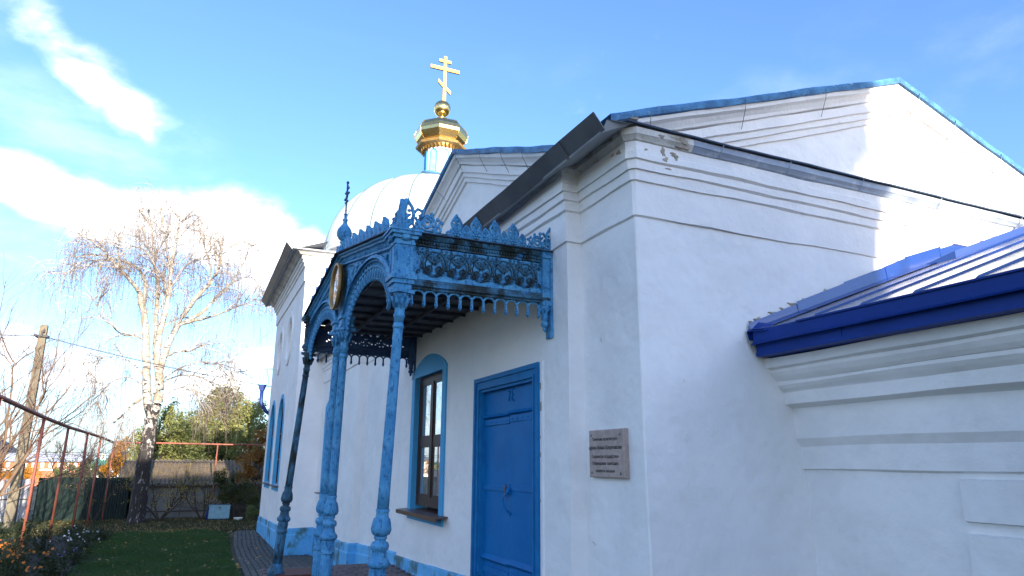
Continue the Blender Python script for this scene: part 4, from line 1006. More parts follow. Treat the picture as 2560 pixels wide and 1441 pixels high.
# ================================================================== ANNEX at the right, and an unseen tower added to cast shade
annex = thing('church_annex', (6.5, 0, -1.7), 'low white annex with bulging cornice under a cobalt blue metal roof', 'annex')
def build_annex():
    YA = 4.2; YB = -14.0
    XW = 4.50
    a = MB()
    prof = [(0, -2.4), (0, -.045), (.024, -.035), (.028, .135), (.072, .20), (.078, .20)]
    # profile is (out, z); out measured from the wall face x = 4.50 towards -x
    P = [(0, -2.4), (0.0, -1.6), (0.0, -.9), (0, -.045), (.026, -.037), (.030, .138), (.070, .202), (.074, .44), (.098, .452), (.160, .470), (.164, .565),
         (.172, .574), (.200, .600), (.222, .628), (.222, .655), (.236, .664), (.262, .690), (.285, .725), (.286, .752), (.330, .765), (.342, .834), (.20, .836), (.0, .836)]
    vs = []; n = 90; rr = random.Random(2)
    ph = [rr.uniform(0, 6) for _ in P]
    for i in range(n+1):
        y = YA+.02-(YA-YB)*(i/n)**1.35
        for j, (o, z) in enumerate(P):
            w = 0 if z < -.5 else (.0055*math.sin(y*1.5+ph[j]*.35+j*.25)+.003*math.sin(y*4.3+j))
            vs.append((XW-o-.6*w, y, z+w))
    K = len(P)
    a.add(vs, [(i*K+j, (i+1)*K+j, (i+1)*K+j+1, i*K+j+1) for i in range(n) for j in range(K-1)])
    a.build('wall', M['plaster'], annex)
    # raised corner blocks beside the window bay
    z0s = [(-.350, -.078), (-.70, -.408), (-1.05, -.75), (-1.4, -1.1)]
    for (z0, z1) in z0s:
        q = MB(); y1, y0, x0, x1 = 2.955, -.5, 4.462, 4.51; b = .012
        q.add([(x1, y1, z0), (x1, y0, z0), (x1, y0, z1), (x1, y1, z1), (x0, y1-b, z0+b), (x0, y0, z0+b), (x0, y0, z1-b), (x0, y1-b, z1-b)],
              [(4, 5, 6, 7), (0, 1, 5, 4), (2, 3, 7, 6), (3, 0, 4, 7), (1, 2, 6, 5)]); q.build('raised_block', M['plaster'], annex)
    # roof
    SL = .367
    def rz(x): return 1.052+(x-4.05)*SL
    r = MB(); r.add([(4.05, YA, rz(4.05)), (9.2, YA, rz(9.2)), (9.2, YB, rz(9.2)), (4.05, YB, rz(4.05)), (4.05, YA, rz(4.05)-.01), (9.2, YA, rz(9.2)-.01), (9.2, YB, rz(9.2)-.01), (4.05, YB, rz(4.05)-.01)],
                    [(0, 1, 2, 3), (4, 5, 6, 7), (0, 3, 7, 4)])
    rf = r.build('roof', M['roof_pan'], annex)
    first = None
    for k in range(30):       # standing seams running up the slope
        y = 3.62-.40*k
        q = MB(); x0, x1 = 4.10, 9.15; h = .015; w = .011
        q.add([(x0, y-w, rz(x0)+.0005), (x0, y+w, rz(x0)+.0005), (x0+.02, y, rz(x0+.02)+h), (x1, y-w, rz(x1)+.0005), (x1, y+w, rz(x1)+.0005), (x1, y, rz(x1)+h)],
              [(0, 1, 2), (0, 2, 5, 3), (1, 4, 5, 2), (3, 5, 4)]); q.build('roof_seam', M['roof_new'], rf)
    f = MB()      # upper fascia and drip, then the box gutter below
    f.bx(4.015, 4.049, YB, YA-.04, .946, 1.042); f.box((4.012, (YB+YA)/2, .939), (.03, YA-YB-.06, .012), rot=Matrix.Rotation(R(-25), 3, 'Y'))
    f.bx(4.00, 4.014, YB, YA-.5, 1.034, 1.047)
    f.bx(4.049, 4.12, YA-.06, YA-.045, .94, 1.06)
    f.build('fascia', M['roof_fascia'], annex)
    g = MB(); g.bx(4.052, 4.10, YB, YA-.03, .855, .945); g.bx(4.042, 4.053, YB, YA-.03, .838, .866); g.bx(4.05, 4.30, YB, YA-.03, .838, .846)
    for y in (3.35, 1.5): g.bx(4.046, 4.053, y, y+.012, .867, .945)
    g.build('gutter', M['roof_fascia'], annex)
    # flashing stepped up the church wall
    xs = [4.0, 4.55, 5.15, 5.72, 6.02, 6.55, 7.2, 8.4]
    hs = [.065, .10, .12, .13, .15, .11, .07, .06]
    for i in range(len(xs)-1):
        q = MB(); xa, xb = xs[i], xs[i+1]+.03; h0, h1 = hs[i], hs[i+1] if i < len(hs)-1 else .06
        o = .004+.003*(i % 2)
        wd = .16
        q.add([(xa, YA-.02-o, rz(xa)+.01+h0), (xb, YA-.02-o, rz(xb)+.01+(h0+h1)/2), (xb, YA-.03-o, rz(xb)+.025), (xa, YA-.03-o, rz(xa)+.025), (xa, YA-wd, rz(xa)+.008+.002*(i % 2)), (xb, YA-wd, rz(xb)+.008+.002*(i % 2))],
              [(0, 1, 2, 3), (3, 2, 5, 4)])
        q.build('flashing', M['roof_new'], annex)
    q = MB(); q.add([(3.98, YA-.012, 1.04), (4.10, YA-.012, 1.13), (4.10, YA-.2, 1.08), (3.99, YA-.2, 1.02), (4.0, YA-.012, .97), (4.12, YA-.012, .97)], [(0, 1, 2, 3), (0, 1, 5, 4)]); q.build('flashing', M['roof_fascia'], annex)
    # upper step of the roof higher up the slope
    q = MB(); q.add([(6.25, YA-.06, rz(6.25)+.02), (9.2, YA-.06, rz(9.2)+.10), (9.2, 3.2, rz(9.2)+.10), (6.35, 3.9, rz(6.35)+.07)], [(0, 1, 2, 3)])
    q.add([(6.25, YA-.06, rz(6.25)), (6.35, 3.9, rz(6.35)), (6.35, 3.9, rz(6.35)+.07), (6.25, YA-.06, rz(6.25)+.02)], [(0, 1, 2, 3)])
    q.add([(6.35, 3.9, rz(6.35)), (9.2, 3.2, rz(9.2)), (9.2, 3.2, rz(9.2)+.10), (6.35, 3.9, rz(6.35)+.07)], [(0, 1, 2, 3)])
    q.build('roof_step', M['roof_new'], annex)
    # ragged mortar along the flashing and at the eave end
    rr = random.Random(9)
    for x, w in ((4.05, .040), (4.13, .055), (4.29, .045), (4.40, .03), (4.52, .05), (4.66, .025), (4.93, .035), (5.24, .03)):
        z = rz(x)+.004+float(np.interp(x, xs, hs)); n = 14
        pts = patch_poly((x, z), w, w*.38, rr, n)
        m = MB(); m.add([(u, YA-.004, v) for u, v in pts]+[(u, YA+.01, v) for u, v in pts], [tuple(range(n))]+[(i, (i+1) % n, n+(i+1) % n, n+i) for i in range(n)]); m.build('mortar_patch', M['chip'], annex)
    m = MB(); m.add([(3.965, YA-.008, 1.05), (4.03, YA-.008, .99), (4.09, YA-.008, .90), (4.13, YA-.008, .87), (4.09, YA-.008, .85), (4.03, YA-.008, .88), (3.99, YA-.008, .95)], [tuple(range(7))])
    m.build('mortar_patch', M['trim_dirty'], annex)
    e = MB(); e.bx(9.2, 9.3, YB, YA, -2.4, rz(9.2)); e.build('wall', M['plaster'], annex)
build_annex()
tower = thing('unseen_shade_tower', (2.05, -19.5, -1.6), 'unseen square white tower added behind the photographer to cast shade on church and lawn', 'unseen tower')  # unseen building added behind the camera, shaped for the shadow it casts
def build_tower():
    a = MB(); x0, x1, y0, y1 = -1.90, 6.15, -23, -16; zt = 9.2
    for (u0, u1, m_) in ((x0, x1, mapY(y1)), (x0, x1, mapY(y0)),):
        xm = (x0+x1)/2
        arch = [(xm-.8, 4.2), (xm+.8, 4.2)]+[(xm+.8*math.cos(math.pi*i/10), 6.2+.8*math.sin(math.pi*i/10)) for i in range(11)]
        a.holed(rect(x0, x1, -2, zt), [arch], m_, .3 if m_(0, 0, 0)[1] == y0 else -.3)
    a.bx(x0+.001, x0+.3, y0+.01, y1-.01, -2, zt-.01); a.bx(x1-.3, x1-.001, y0+.01, y1-.01, -2, zt-.01); a.bx(x0+.2, x1-.2, y0+.2, y1-.2, 3.8, 4.0); a.bx(x0+1, x1-1, y0+3, y0+3.2, 4.0, 9.0)
    a.build('wall', M['plaster'], tower)
    a = MB(); sweep(a, [(x1, y0), (x0, y0), (x0, y1), (x1, y1), (x1, y0)], [(0, 6.35), (.14, 6.5), (.16, 8.7), (.28, 8.8), (.30, 9.2), (0, 9.21)], 1.0); a.build('cornice', M['trim'], tower)
    a = MB(); xm, ym = (x0+x1)/2, (y0+y1)/2
    a.add([(x0-.32, y0-.32, 9.22), (x1+.32, y0-.32, 9.22), (x1+.32, y1+.32, 9.22), (x0-.32, y1+.32, 9.22), (xm, ym, 10.3)], [(0, 1, 2, 3), (0, 1, 4), (1, 2, 4), (2, 3, 4), (3, 0, 4)]); a.build('roof', M['roof_blue'], tower)
build_tower()

# ================================================================== IRON PORCH
porch = thing('iron_porch', (2.0, 7.5, -1.4), 'ornate blue cast-iron porch canopy on fluted columns over the door, with crested pediment', 'porch')
YR, YL = 5.35, 9.60
def dzY(y): return .07*(y-YR)/(YL-YR)
def xF(y): return 1.40-.10*(y-YR)/(YL-YR)
def FP(u, z, o=0): return (xF(u)-o, u, z+dzY(u))       # front plane, o outward
WALLX = 2.80

def porch_floor():
    b = MB(); b.bx(1.02, 2.749, 4.6, 10.38, -1.95, -1.424)
    p = b.build('porch_floor', M['porch_paver'], None); tag(p, kind='structure'); ORG[p.name] = Vector((0, 0, 0))
    first = None
    y = 4.66; r = 0
    while y < 10.34:
        x = 1.08 + (.1 if r % 2 else 0)
        while x < 2.74:
            q = None; full = min(.192, (2.748-(x-.096)))
            if first is None:
                m = MB(); m.add([(-.096, -.060, 0), (.096, -.060, 0), (.096, .060, 0), (-.096, .060, 0), (-.09, -.054, .022), (.09, -.054, .022), (.09, .054, .022), (-.09, .054, .022)],
                                [(4, 5, 6, 7), (0, 1, 5, 4), (1, 2, 6, 5), (2, 3, 7, 6), (3, 0, 4, 7)])
                first = m.build('tile', M['porch_paver']); q = first
            elif y > 5.2:
                q = first.copy(); COL.objects.link(q)
            if q is not None:
                q.parent = p; q.location = (x-.096+full/2, y, -1.4245+rng.normal(0, .001)); q.scale = (max(.05, full/.192), 1, 1)
            x += .200
        y += .128; r += 1
    s = MB(); s.bx(1.10, 1.55, 9.45, 10.02, -1.4, -1.375); tag(s.build('door_mat', M['red_step']), 'dark red mat lying on the porch floor behind the left column', 'mat')
porch_floor()

# ---- columns
def column_parts():
    fl = lambda g, z: 1-.10*max(0, math.cos(g*12))**2
    base = MB()
    base.lathe([(.10, 0), (.10, .05), (.085, .07), (.075, .11), (.066, .14)], n=24)
    base.lathe([(.060, .14), (.060, .50)], n=48, mod=fl)
    base.lathe([(.068, .50), (.070, .515), (.064, .53), (.060, .54)], n=24)
    base.lathe([(.062, .54), (.062, .63)], n=8, smooth=False)
    for k in range(8):
        g = 2*math.pi*(k+.5)/8; base.box((.058*math.cos(g), .058*math.sin(g), .585), (.010, .028, .06), rz=g)
    base.lathe([(.066, .63), (.082, .645), (.088, .665), (.080, .678), (.062, .70), (.055, .735), (.052, .75), (.066, .762), (.071, .785), (.062, .81), (.042, .818), (.040, .83), (.05, .838), (.05, .85), (.043, .856)], n=24)
    bulb = MB()
    bulb.lathe([(.045, .856), (.058, .865), (.069, .89), (.070, .915), (.062, .95), (.052, .985), (.048, 1.005), (.047, 1.03), (.052, 1.037), (.052, 1.048), (.045, 1.052)], n=32, mod=lambda g, z: 1+.06*abs(math.sin(g*4))*(1 if .87 < z < .99 else 0))
    for k in range(8):       # acanthus leaves round the bulb
        g = 2*math.pi*k/8
        bulb.tube([(.060*math.cos(g), .060*math.sin(g), .87), (.068*math.cos(g), .068*math.sin(g), .905), (.062*math.cos(g+.1), .062*math.sin(g+.1), .95), (.058*math.cos(g+.15), .058*math.sin(g+.15), .985)], [.008, .012, .009, .003], 5)
    shaft = MB()
    shaft.lathe([(.0455-.0075*i/10, 1.052+1.44*i/10) for i in range(11)], n=48, mod=fl)
    shaft.lathe([(.038, 2.44), (.045, 2.452), (.045, 2.468), (.038, 2.48)], n=24)
    cap = MB()
    cap.lathe([(.038, 2.49), (.040, 2.53), (.047, 2.536), (.047, 2.552), (.040, 2.56), (.040, 2.60), (.043, 2.65), (.052, 2.70), (.064, 2.722), (.064, 2.73)], n=24)
    cap.bx(-.078, .078, -.078, .078, 2.73, 2.762)
    for k in range(8):
        g = 2*math.pi*(k+.5)/8; c, s = math.cos(g), math.sin(g)
        cap.tube([(.044*c, .044*s, 2.61), (.056*c, .056*s, 2.66), (.073*c, .073*s, 2.70), (.080*c, .080*s, 2.69)], [.012, .015, .012, .006], 5)
    return base, bulb, shaft, cap
def columns():
    parts = [p.build(nm, M['porch']) for p, nm in zip(column_parts(), ('base', 'bulb', 'shaft', 'capital'))]
    spots = [((1.345, 5.46), (1.405, 5.30), 'porch'), ((1.325, 7.40), (1.355, 7.34), 'porch'), ((1.305, 7.74), (1.345, 7.70), 'porch'), ((1.115, 9.70), (1.30, 9.60), 'porch_mossy')]
    for i, (b, t, mt) in enumerate(spots):
        z1 = 1.362+dzY(t[1]); H = z1+1.40
        d = Vector((t[0]-b[0], t[1]-b[1], H)); q = d.to_track_quat('Z', 'X')
        col = bpy.data.objects.new('column', None); COL.objects.link(col); col.parent = porch
        col.location = Vector((b[0], b[1], -1.40))-ORG['iron_porch']; col.rotation_mode = 'QUATERNION'; col.rotation_quaternion = q
        col.scale = (1, 1, d.length/2.762)
        if mt != 'porch': col['label'] = 'leaning mossy dark column'
        for k, p in enumerate(parts):
            if i == 0: p.parent = col; c = p
            else: c = p.copy(); COL.objects.link(c); c.parent = col
            if mt != 'porch':
                c.data = p.data.copy(); c.data.materials[0] = M[mt]
columns()

def spiral(cx, cz, r0, r1, a0, a1, n=14):
    return [(cx+(r0+(r1-r0)*i/n)*math.cos(R(a0+(a1-a0)*i/n)), cz+(r0+(r1-r0)*i/n)*math.sin(R(a0+(a1-a0)*i/n))) for i in range(n+1)]
def flat(mb, pts, r, y=0.0, n=5): mb.tube([(p[0], y, p[1]) for p in pts], r, n)
def medallion():
    """one openwork roundel, local x/z, facing -y"""
    m = MB()
    flat(m, [(.100*math.cos(2*math.pi*i/24), .108*math.sin(2*math.pi*i/24)) for i in range(25)], .0065, -.012)
    for s in (-1, 1):
        flat(m, [(s*x, z) for x, z in spiral(.045, -.045, .010, .034, 200, 640, 18)], .0075, -.016)
        m.ball((s*.045, -.018, -.045), .011, 6)
        flat(m, [(s*x, z) for x, z in [(0, -.10), (.03, -.088), (.072, -.05), (.08, 0), (.06, .05), (.03, .075)]], .006, -.012)
        flat(m, [(s*x, z) for x, z in [(0, .0), (.03, .015), (.055, .045), (.045, .068), (.028, .06)]], .008, -.014)
        flat(m, [(s*x, z) for x, z in [(.0, .08), (.02, .06), (.03, .03), (.0, .02)]], .006, -.014)
    for k in range(6):
        g = R(90+60*k); m.ball((.024*math.cos(g), -.014, .035+.024*math.sin(g)), .013, 6, (1, .6, 1))
    m.ball((0, -.02, .035), .012, 6)
    return m
def link_scroll():
    m = MB()
    for s in (-1, 1):
        flat(m, [(s*x, z) for x, z in spiral(.022, .085, .006, .022, 0, 420, 14)], .0055, -.012)
        flat(m, [(s*x, z) for x, z in spiral(.024, -.08, .006, .022, 0, -420, 14)], .0055, -.012)
        flat(m, [(s*x, z) for x, z in [(.0, .06), (.012, .03), (.006, 0), (.014, -.03), (0, -.055)]], .0055, -.012)
        flat(m, [(s*x, z) for x, z in [(.03, .115), (.055, .105), (.05, .13), (.03, .128)]], .005, -.012)
    m.ball((0, -.012, 0), .014, 6, (1, .6, 1.5)); m.ball((0, -.012, .12), .010, 6)
    return m
def grid_plate(u0, u1, v0, v1, cell, solid, fm, th):
    nu = int((u1-u0)/cell); nv = int((v1-v0)/cell); mb = MB(); idx = {}; vs = []; fs = []
    S = [[solid(u0+(i+.5)*cell, v0+(j+.5)*cell) for j in range(nv)] for i in range(nu)]
    def vid(i, j, k):
        key = (i, j, k)
        if key not in idx: idx[key] = len(vs); vs.append(fm(u0+i*cell, v0+j*cell, k*th))
        return idx[key]
    g = lambda i, j: 0 <= i < nu and 0 <= j < nv and S[i][j]
    for i in range(nu):
        for j in range(nv):
            if not S[i][j]: continue
            fs.append((vid(i, j, 0), vid(i+1, j, 0), vid(i+1, j+1, 0), vid(i, j+1, 0)))
            fs.append((vid(i, j, 1), vid(i, j+1, 1), vid(i+1, j+1, 1), vid(i+1, j, 1)))
            if not g(i-1, j): fs.append((vid(i, j, 0), vid(i, j+1, 0), vid(i, j+1, 1), vid(i, j, 1)))
            if not g(i+1, j): fs.append((vid(i+1, j, 0), vid(i+1, j, 1), vid(i+1, j+1, 1), vid(i+1, j+1, 0)))
            if not g(i, j-1): fs.append((vid(i, j, 0), vid(i, j, 1), vid(i+1, j, 1), vid(i+1, j, 0)))
            if not g(i, j+1): fs.append((vid(i, j+1, 0), vid(i+1, j+1, 0), vid(i+1, j+1, 1), vid(i, j+1, 1)))
    mb.add(vs, fs); return mb
MX = [.255+.213*k for k in range(5)]         # roundel centres along the panel
def side_solid(u, v):
    v -= 1.622
    for c in MX:
        x, z = u-c, v; r = math.hypot(x, z*.93); a = math.degrees(math.atan2(z, abs(x)))
        if .062 < r < .088 and 28 < a < 74: return False
        if math.hypot(abs(x)-.045, z+.045) < .020 and math.hypot(abs(x)-.045, z+.045) > .012 and z < -.045: return False
        if math.hypot(abs(x)-.082, z+.074) < .011: return False
        if math.hypot(abs(x)-.022, z+.098) < .009: return False
        if math.hypot(abs(x)-.10, z-.098) < .009: return False
        if math.hypot(abs(x)-.014, z+.01) < .008: return False
    return True
def palmette(h=.21, w=.055):
    k = h/.21; q = w/.055
    def solid(u, v):
        u = abs(u)/q; v = v/k
        s_ = (u/.046)**2+((v-.130)/.060)**2 < 1 or math.hypot(u, v-.052) < .056 or (u < .080 and v < .018) or math.hypot(u-.060, v-.038) < .026 or (u < .012 and v < .205)
        if not s_: return False
        for (a, b, r) in ((.020, .142, .0095), (0, .106, .0085), (.026, .088, .0075), (.030, .040, .008), (.020, .070, .006), (.062, .040, .008), (.045, .012, .006)):
            if math.hypot(u-a, v-b) < r: return False
        return True
    m = grid_plate(-.09*q, .09*q, 0, .21*k, .0058, solid, lambda u, v, t: (u, t-.009, v), .018)
    P = [(0, .20), (.022, .178), (.044, .135), (.040, .10), (.02, .08), (0, .098)]
    for s in (-1, 1):
        flat(m, [(s*x*q, z*k) for x, z in P], [.007, .008, .009, .009, .008, .007], -.012, 5)
        flat(m, [(s*x*q, z*k) for x, z in [(.0, .170), (.018, .148), (-.010, .120)]], .006, -.014, 5)
        flat(m, [(s*x*q, z*k) for x, z in spiral(.060, .030, .006, .022, 90, 430, 10)], .006, -.012, 5)
    flat(m, [(w*.9*math.cos(2*math.pi*i/14), .052*k+.048*k*math.sin(2*math.pi*i/14)) for i in range(15)], .007, -.012, 5)
    for a in range(6): m.ball((w*.42*math.cos(R(60*a)), -.012, .050*k+.024*k*math.sin(R(60*a))), .011*k, 6, (1, .7, 1))
    m.ball((0, -.014, .05*k), .012*k, 6)
    m.ball((0, 0, .206*k), .015*k, 6); m.ball((-.016*k, 0, .190*k), .011*k, 5); m.ball((.016*k, 0, .190*k), .011*k, 5)
    return m
def corner_crest(L=.34, H=.29, h1=.13):
    m = MB()
    flat(m, [(0, 0), (-.005, .10), (0, .2), (.02, H)], .020, 0, 6)
    flat(m, [(.02, H), (.07, .22), (.085, .15), (.06, .08), (.02, .03)], .017, 0, 6)
    for z, l in ((.06, .055), (.10, .07), (.145, .06)):
        flat(m, [(.005, z-.03), (.03, z), (l, z+.012)], [.018, .024, .009], 0, 5)
    m.ball((.045, 0, .19), .016, 6); m.ball((.035, 0, .03), .024, 7, (1, .7, 1))
    flat(m, [(.085, .17), (.12, .215), (.16, .20), (.175, .165), (.15, .14), (.13, .165)], .0155, 0, 5)
    flat(m, spiral(.20, .10, .012, .055, 20, 470, 18), .0145, 0, 5)
    flat(m, spiral(.12, .085, .010, .045, 200, -220, 16), .013, 0, 5)
    flat(m, [(.10, .02), (.15, .09), (.20, .17), (.25, .16), (.28, .11), (.26, .07)], .014, 0, 5)
    flat(m, [(.10, .14), (.15, .05), (.22, .03), (.28, .06), (.32, .11), (.33, .13)], .014, 0, 5)
    flat(m, spiral(.30, .05, .008, .036, 100, 500, 14), .0125, 0, 5)
    flat(m, [(0, .01), (.1, .015), (.22, .01), (L, .01)], .0155, 0, 5)
    for x, z in ((.17, .205), (.245, .185), (.30, .145), (.335, .12), (.27, .03), (.08, .03), (.15, .05)): m.ball((x, 0, z), .019, 6)
    return m
def pendant():
    m = MB(); w = .0535
    flat(m, [(w*math.cos(R(180-15*i)), -.052+.050*math.sin(R(15*i))) for i in range(13)], .0105, 0, 6)
    for s in (-1, 1): m.bx(s*w-.009, s*w+.009, -.010, .010, -.100, -.05)
    return m
def pendant_drop():
    m = MB(); m.lathe([(.004, -.145), (.013, -.130), (.019, -.118), (.013, -.107), (.017, -.100), (.010, -.09)], n=8); return m

def side_panel(y, sgn, dz, inner):
    """sgn -1: outer face towards -y"""
    x0 = 1.43 if y < 7 else 1.34
    L = WALLX-x0; k = L/1.37
    T = lambda u, z, o=0: (x0+u*k, y+sgn*o, z+dz)
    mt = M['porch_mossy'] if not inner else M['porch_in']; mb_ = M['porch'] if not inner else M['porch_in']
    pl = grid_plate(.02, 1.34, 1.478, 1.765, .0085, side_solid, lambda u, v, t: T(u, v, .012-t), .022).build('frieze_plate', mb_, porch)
    # string courses above and below the frieze
    def course(prof, mt2, nm):
        m = MB(); n = 28; vs = []; K = len(prof)
        for i in range(n+1):
            u = .02+1.34*i/n; vs += [T(u, z+.0015*math.sin(i*.8), o) for o, z in prof]
        m.add(vs, [(i*K+j, (i+1)*K+j, (i+1)*K+j+1, i*K+j+1) for i in range(n) for j in range(K-1)]+[tuple(range(K)), tuple(n*K+j for j in range(K))[::-1]])
        return m.build(nm, mt2, porch)
    course([(-.02, 1.474), (.018, 1.476), (.020, 1.462), (.034, 1.456), (.036, 1.440), (.050, 1.432), (.052, 1.412), (.030, 1.402), (.028, 1.388), (-.02, 1.388)], mt, 'lower_moulding')
    course([(-.02, 1.764), (.020, 1.766), (.022, 1.776), (.012, 1.780), (.014, 1.818), (.030, 1.822), (.052, 1.846), (.054, 1.858), (-.02, 1.858)], mt, 'upper_moulding')
    course([(-.10, 1.860), (.085, 1.859), (.087, 1.866), (-.10, 1.868)], M['eave_edge'], 'roof_edge')
    # fish-scale row under the roof edge
    m = MB()
    for i in range(46):
        u = .12+i*.0258; c = T(u, 1.799, .016); m.lathe([(.004, -.014), (.011, -.006), (.011, .012)], c, 6)
    m.build('scale_row', mt, porch)
    # pendants
    if inner:
        for i in range(12):
            m = pendant(); q = local_part(m, 'pendant_arch', mb_, porch, T(.13+i*.1065, 1.388, 0))
            q.data.transform(Matrix.Diagonal((k, 1, 1, 1)))
            local_part(pendant_drop(), 'pendant_drop', mb_, porch, T(.13+i*.1065-.053, 1.388, 0))
        return
    md = medallion().build('roundel', mt); md.parent = porch; md.location = Vector(T(MX[0], 1.622, .01))-ORG['iron_porch']; md.data.transform(Matrix.Diagonal((k, 1, 1, 1)))
    for c in MX[1:]: copy_part(md, T(c, 1.622, .01), porch)
    md = link_scroll().build('link_scroll', mt); md.parent = porch; md.location = Vector(T(MX[0]-.1065, 1.622, .01))-ORG['iron_porch']
    for c in MX: copy_part(md, T(c+.1065, 1.622, .01), porch)
    pa = pendant().build('pendant_arch', M['porch']); pa.parent = porch; pa.location = Vector(T(.13, 1.388, 0))-ORG['iron_porch']; pa.data.transform(Matrix.Diagonal((k, 1, 1, 1)))
    pd = pendant_drop().build('pendant_drop', M['porch']); pd.parent = porch; pd.location = Vector(T(.13-.0535, 1.388, 0))-ORG['iron_porch']
    for i in range(1, 12):
        copy_part(pa, T(.13+i*.1065, 1.388, 0), porch); copy_part(pd, T(.13+i*.1065-.0535, 1.388, 0), porch)
    copy_part(pd, T(.13+12*.1065-.0535, 1.388, 0), porch)
    # crest
    big = palmette(.215, .060).build('crest_palmette', M['porch']); big.parent = porch; big.location = Vector((1.87, y-.03, 1.868+dz))-ORG['iron_porch']
    for x in (2.05, 2.23, 2.41): copy_part(big, (x, y-.03, 1.868+dz), porch)
    sm = palmette(.135, .040).build('crest_bud', M['porch']); sm.parent = porch; sm.location = Vector((1.96, y-.03, 1.868+dz))-ORG['iron_porch']
    for x in (2.14, 2.32, 2.50): copy_part(sm, (x, y-.03, 1.868+dz), porch)
    b = MB()       # solid low rail that carries the crest, dark with moss
    b.bx(1.46, 2.79, y-.045, y-.018, 1.867+dz, 1.895+dz); b.build('crest_rail', M['porch_mossy'], porch)
side_panel(YR, -1, 0, False)
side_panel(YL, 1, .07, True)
def corner_crests():
    m = corner_crest().build('corner_crest', M['porch']); m.parent = porch; m.location = Vector((1.40, YR-.035, 1.868))-ORG['iron_porch']
    c = copy_part(m, (1.385, YR-.03, 1.868), porch, rot=(0, 0, R(91.5)))
    c.rotation_euler = (R(0), 0, R(91.5))
    c = copy_part(m, (xF(YL), YL+.03, 1.868+.07), porch, rot=(0, 0, R(-88.5)))
    # half crest against the wall
    c = copy_part(m, (2.80, YR-.034, 1.868), porch, rot=(0, 0, 0), scale=(-.72, 1, .80))
corner_crests()

def piers():
    def pier(mt, x, y, w, dz, nm='corner_pier'):
        m = MB(); h = w/2
        def ring(hw, z0, z1): m.bx(x-hw, x+hw, y-hw, y+hw, z0+dz, z1+dz)
        ring(h, 1.50, 1.735); ring(h+.012, 1.475, 1.4995); ring(h+.028, 1.44, 1.4745); ring(h+.012, 1.405, 1.4395); ring(h-.006, 1.365, 1.4045)
        ring(h+.010, 1.7355, 1.755); ring(h+.004, 1.7555, 1.785); ring(h+.026, 1.7855, 1.815); ring(h+.048, 1.8155, 1.842); ring(h+.058, 1.8425, 1.862)
        for (dx, dy) in ((0, -1), (-1, 0)):      # sunk panels on the two outer sides
            for s in (-1, 1):
                if dx == 0: m.bx(x+s*(h-.022)-.010, x+s*(h-.022)+.010, y-h-.009, y-h-.0005, 1.515+dz, 1.72+dz)
                else: m.bx(x-h-.009, x-h-.0005, y+s*(h-.022)-.010, y+s*(h-.022)+.010, 1.515+dz, 1.72+dz)
        p = m.build(nm, mt, porch)
        q = MB()      # cushion brackets under the cornice
        for (a, b) in ((x, y-h-.02), (x-h-.02, y)):
            q.ball((a, b, 1.80+dz), .035, 8, (1.25 if a == x else .7, 1.25 if a != x else .7, 1))
        q.build('pier_bracket', mt, p)
    pier(M['porch'], 1.405, YR-.02, .155, 0)
    pier(M['porch_mossy'], 1.31, YL+.02, .145, .07)
    # half pier and long bracket against the wall, both ends
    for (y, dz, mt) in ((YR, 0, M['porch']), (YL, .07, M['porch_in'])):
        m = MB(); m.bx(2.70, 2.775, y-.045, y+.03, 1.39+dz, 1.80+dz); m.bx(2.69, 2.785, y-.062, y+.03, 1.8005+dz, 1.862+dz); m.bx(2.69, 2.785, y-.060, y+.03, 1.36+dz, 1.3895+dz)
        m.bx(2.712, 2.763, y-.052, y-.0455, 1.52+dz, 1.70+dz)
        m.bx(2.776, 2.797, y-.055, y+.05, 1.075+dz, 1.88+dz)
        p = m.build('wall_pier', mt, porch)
        m = MB(); c = (2.735, y-.01, dz)
        m.lathe([(.004, 1.125), (.016, 1.14), (.020, 1.155), (.014, 1.165), (.030, 1.175), (.036, 1.195), (.028, 1.215), (.018, 1.225), (.034, 1.235), (.030, 1.26), (.032, 1.30), (.040, 1.325), (.048, 1.34), (.048, 1.36)], c, 16)
        for k in range(6):
            g = 2*math.pi*k/6; m.tube([(c[0]+.034*math.cos(g), c[1]+.034*math.sin(g), 1.30+dz), (c[0]+.05*math.cos(g), c[1]+.05*math.sin(g), 1.335+dz), (c[0]+.058*math.cos(g), c[1]+.058*math.sin(g), 1.33+dz)], [.009, .012, .005], 5)
        m.build('wall_bracket', mt, p)
piers()

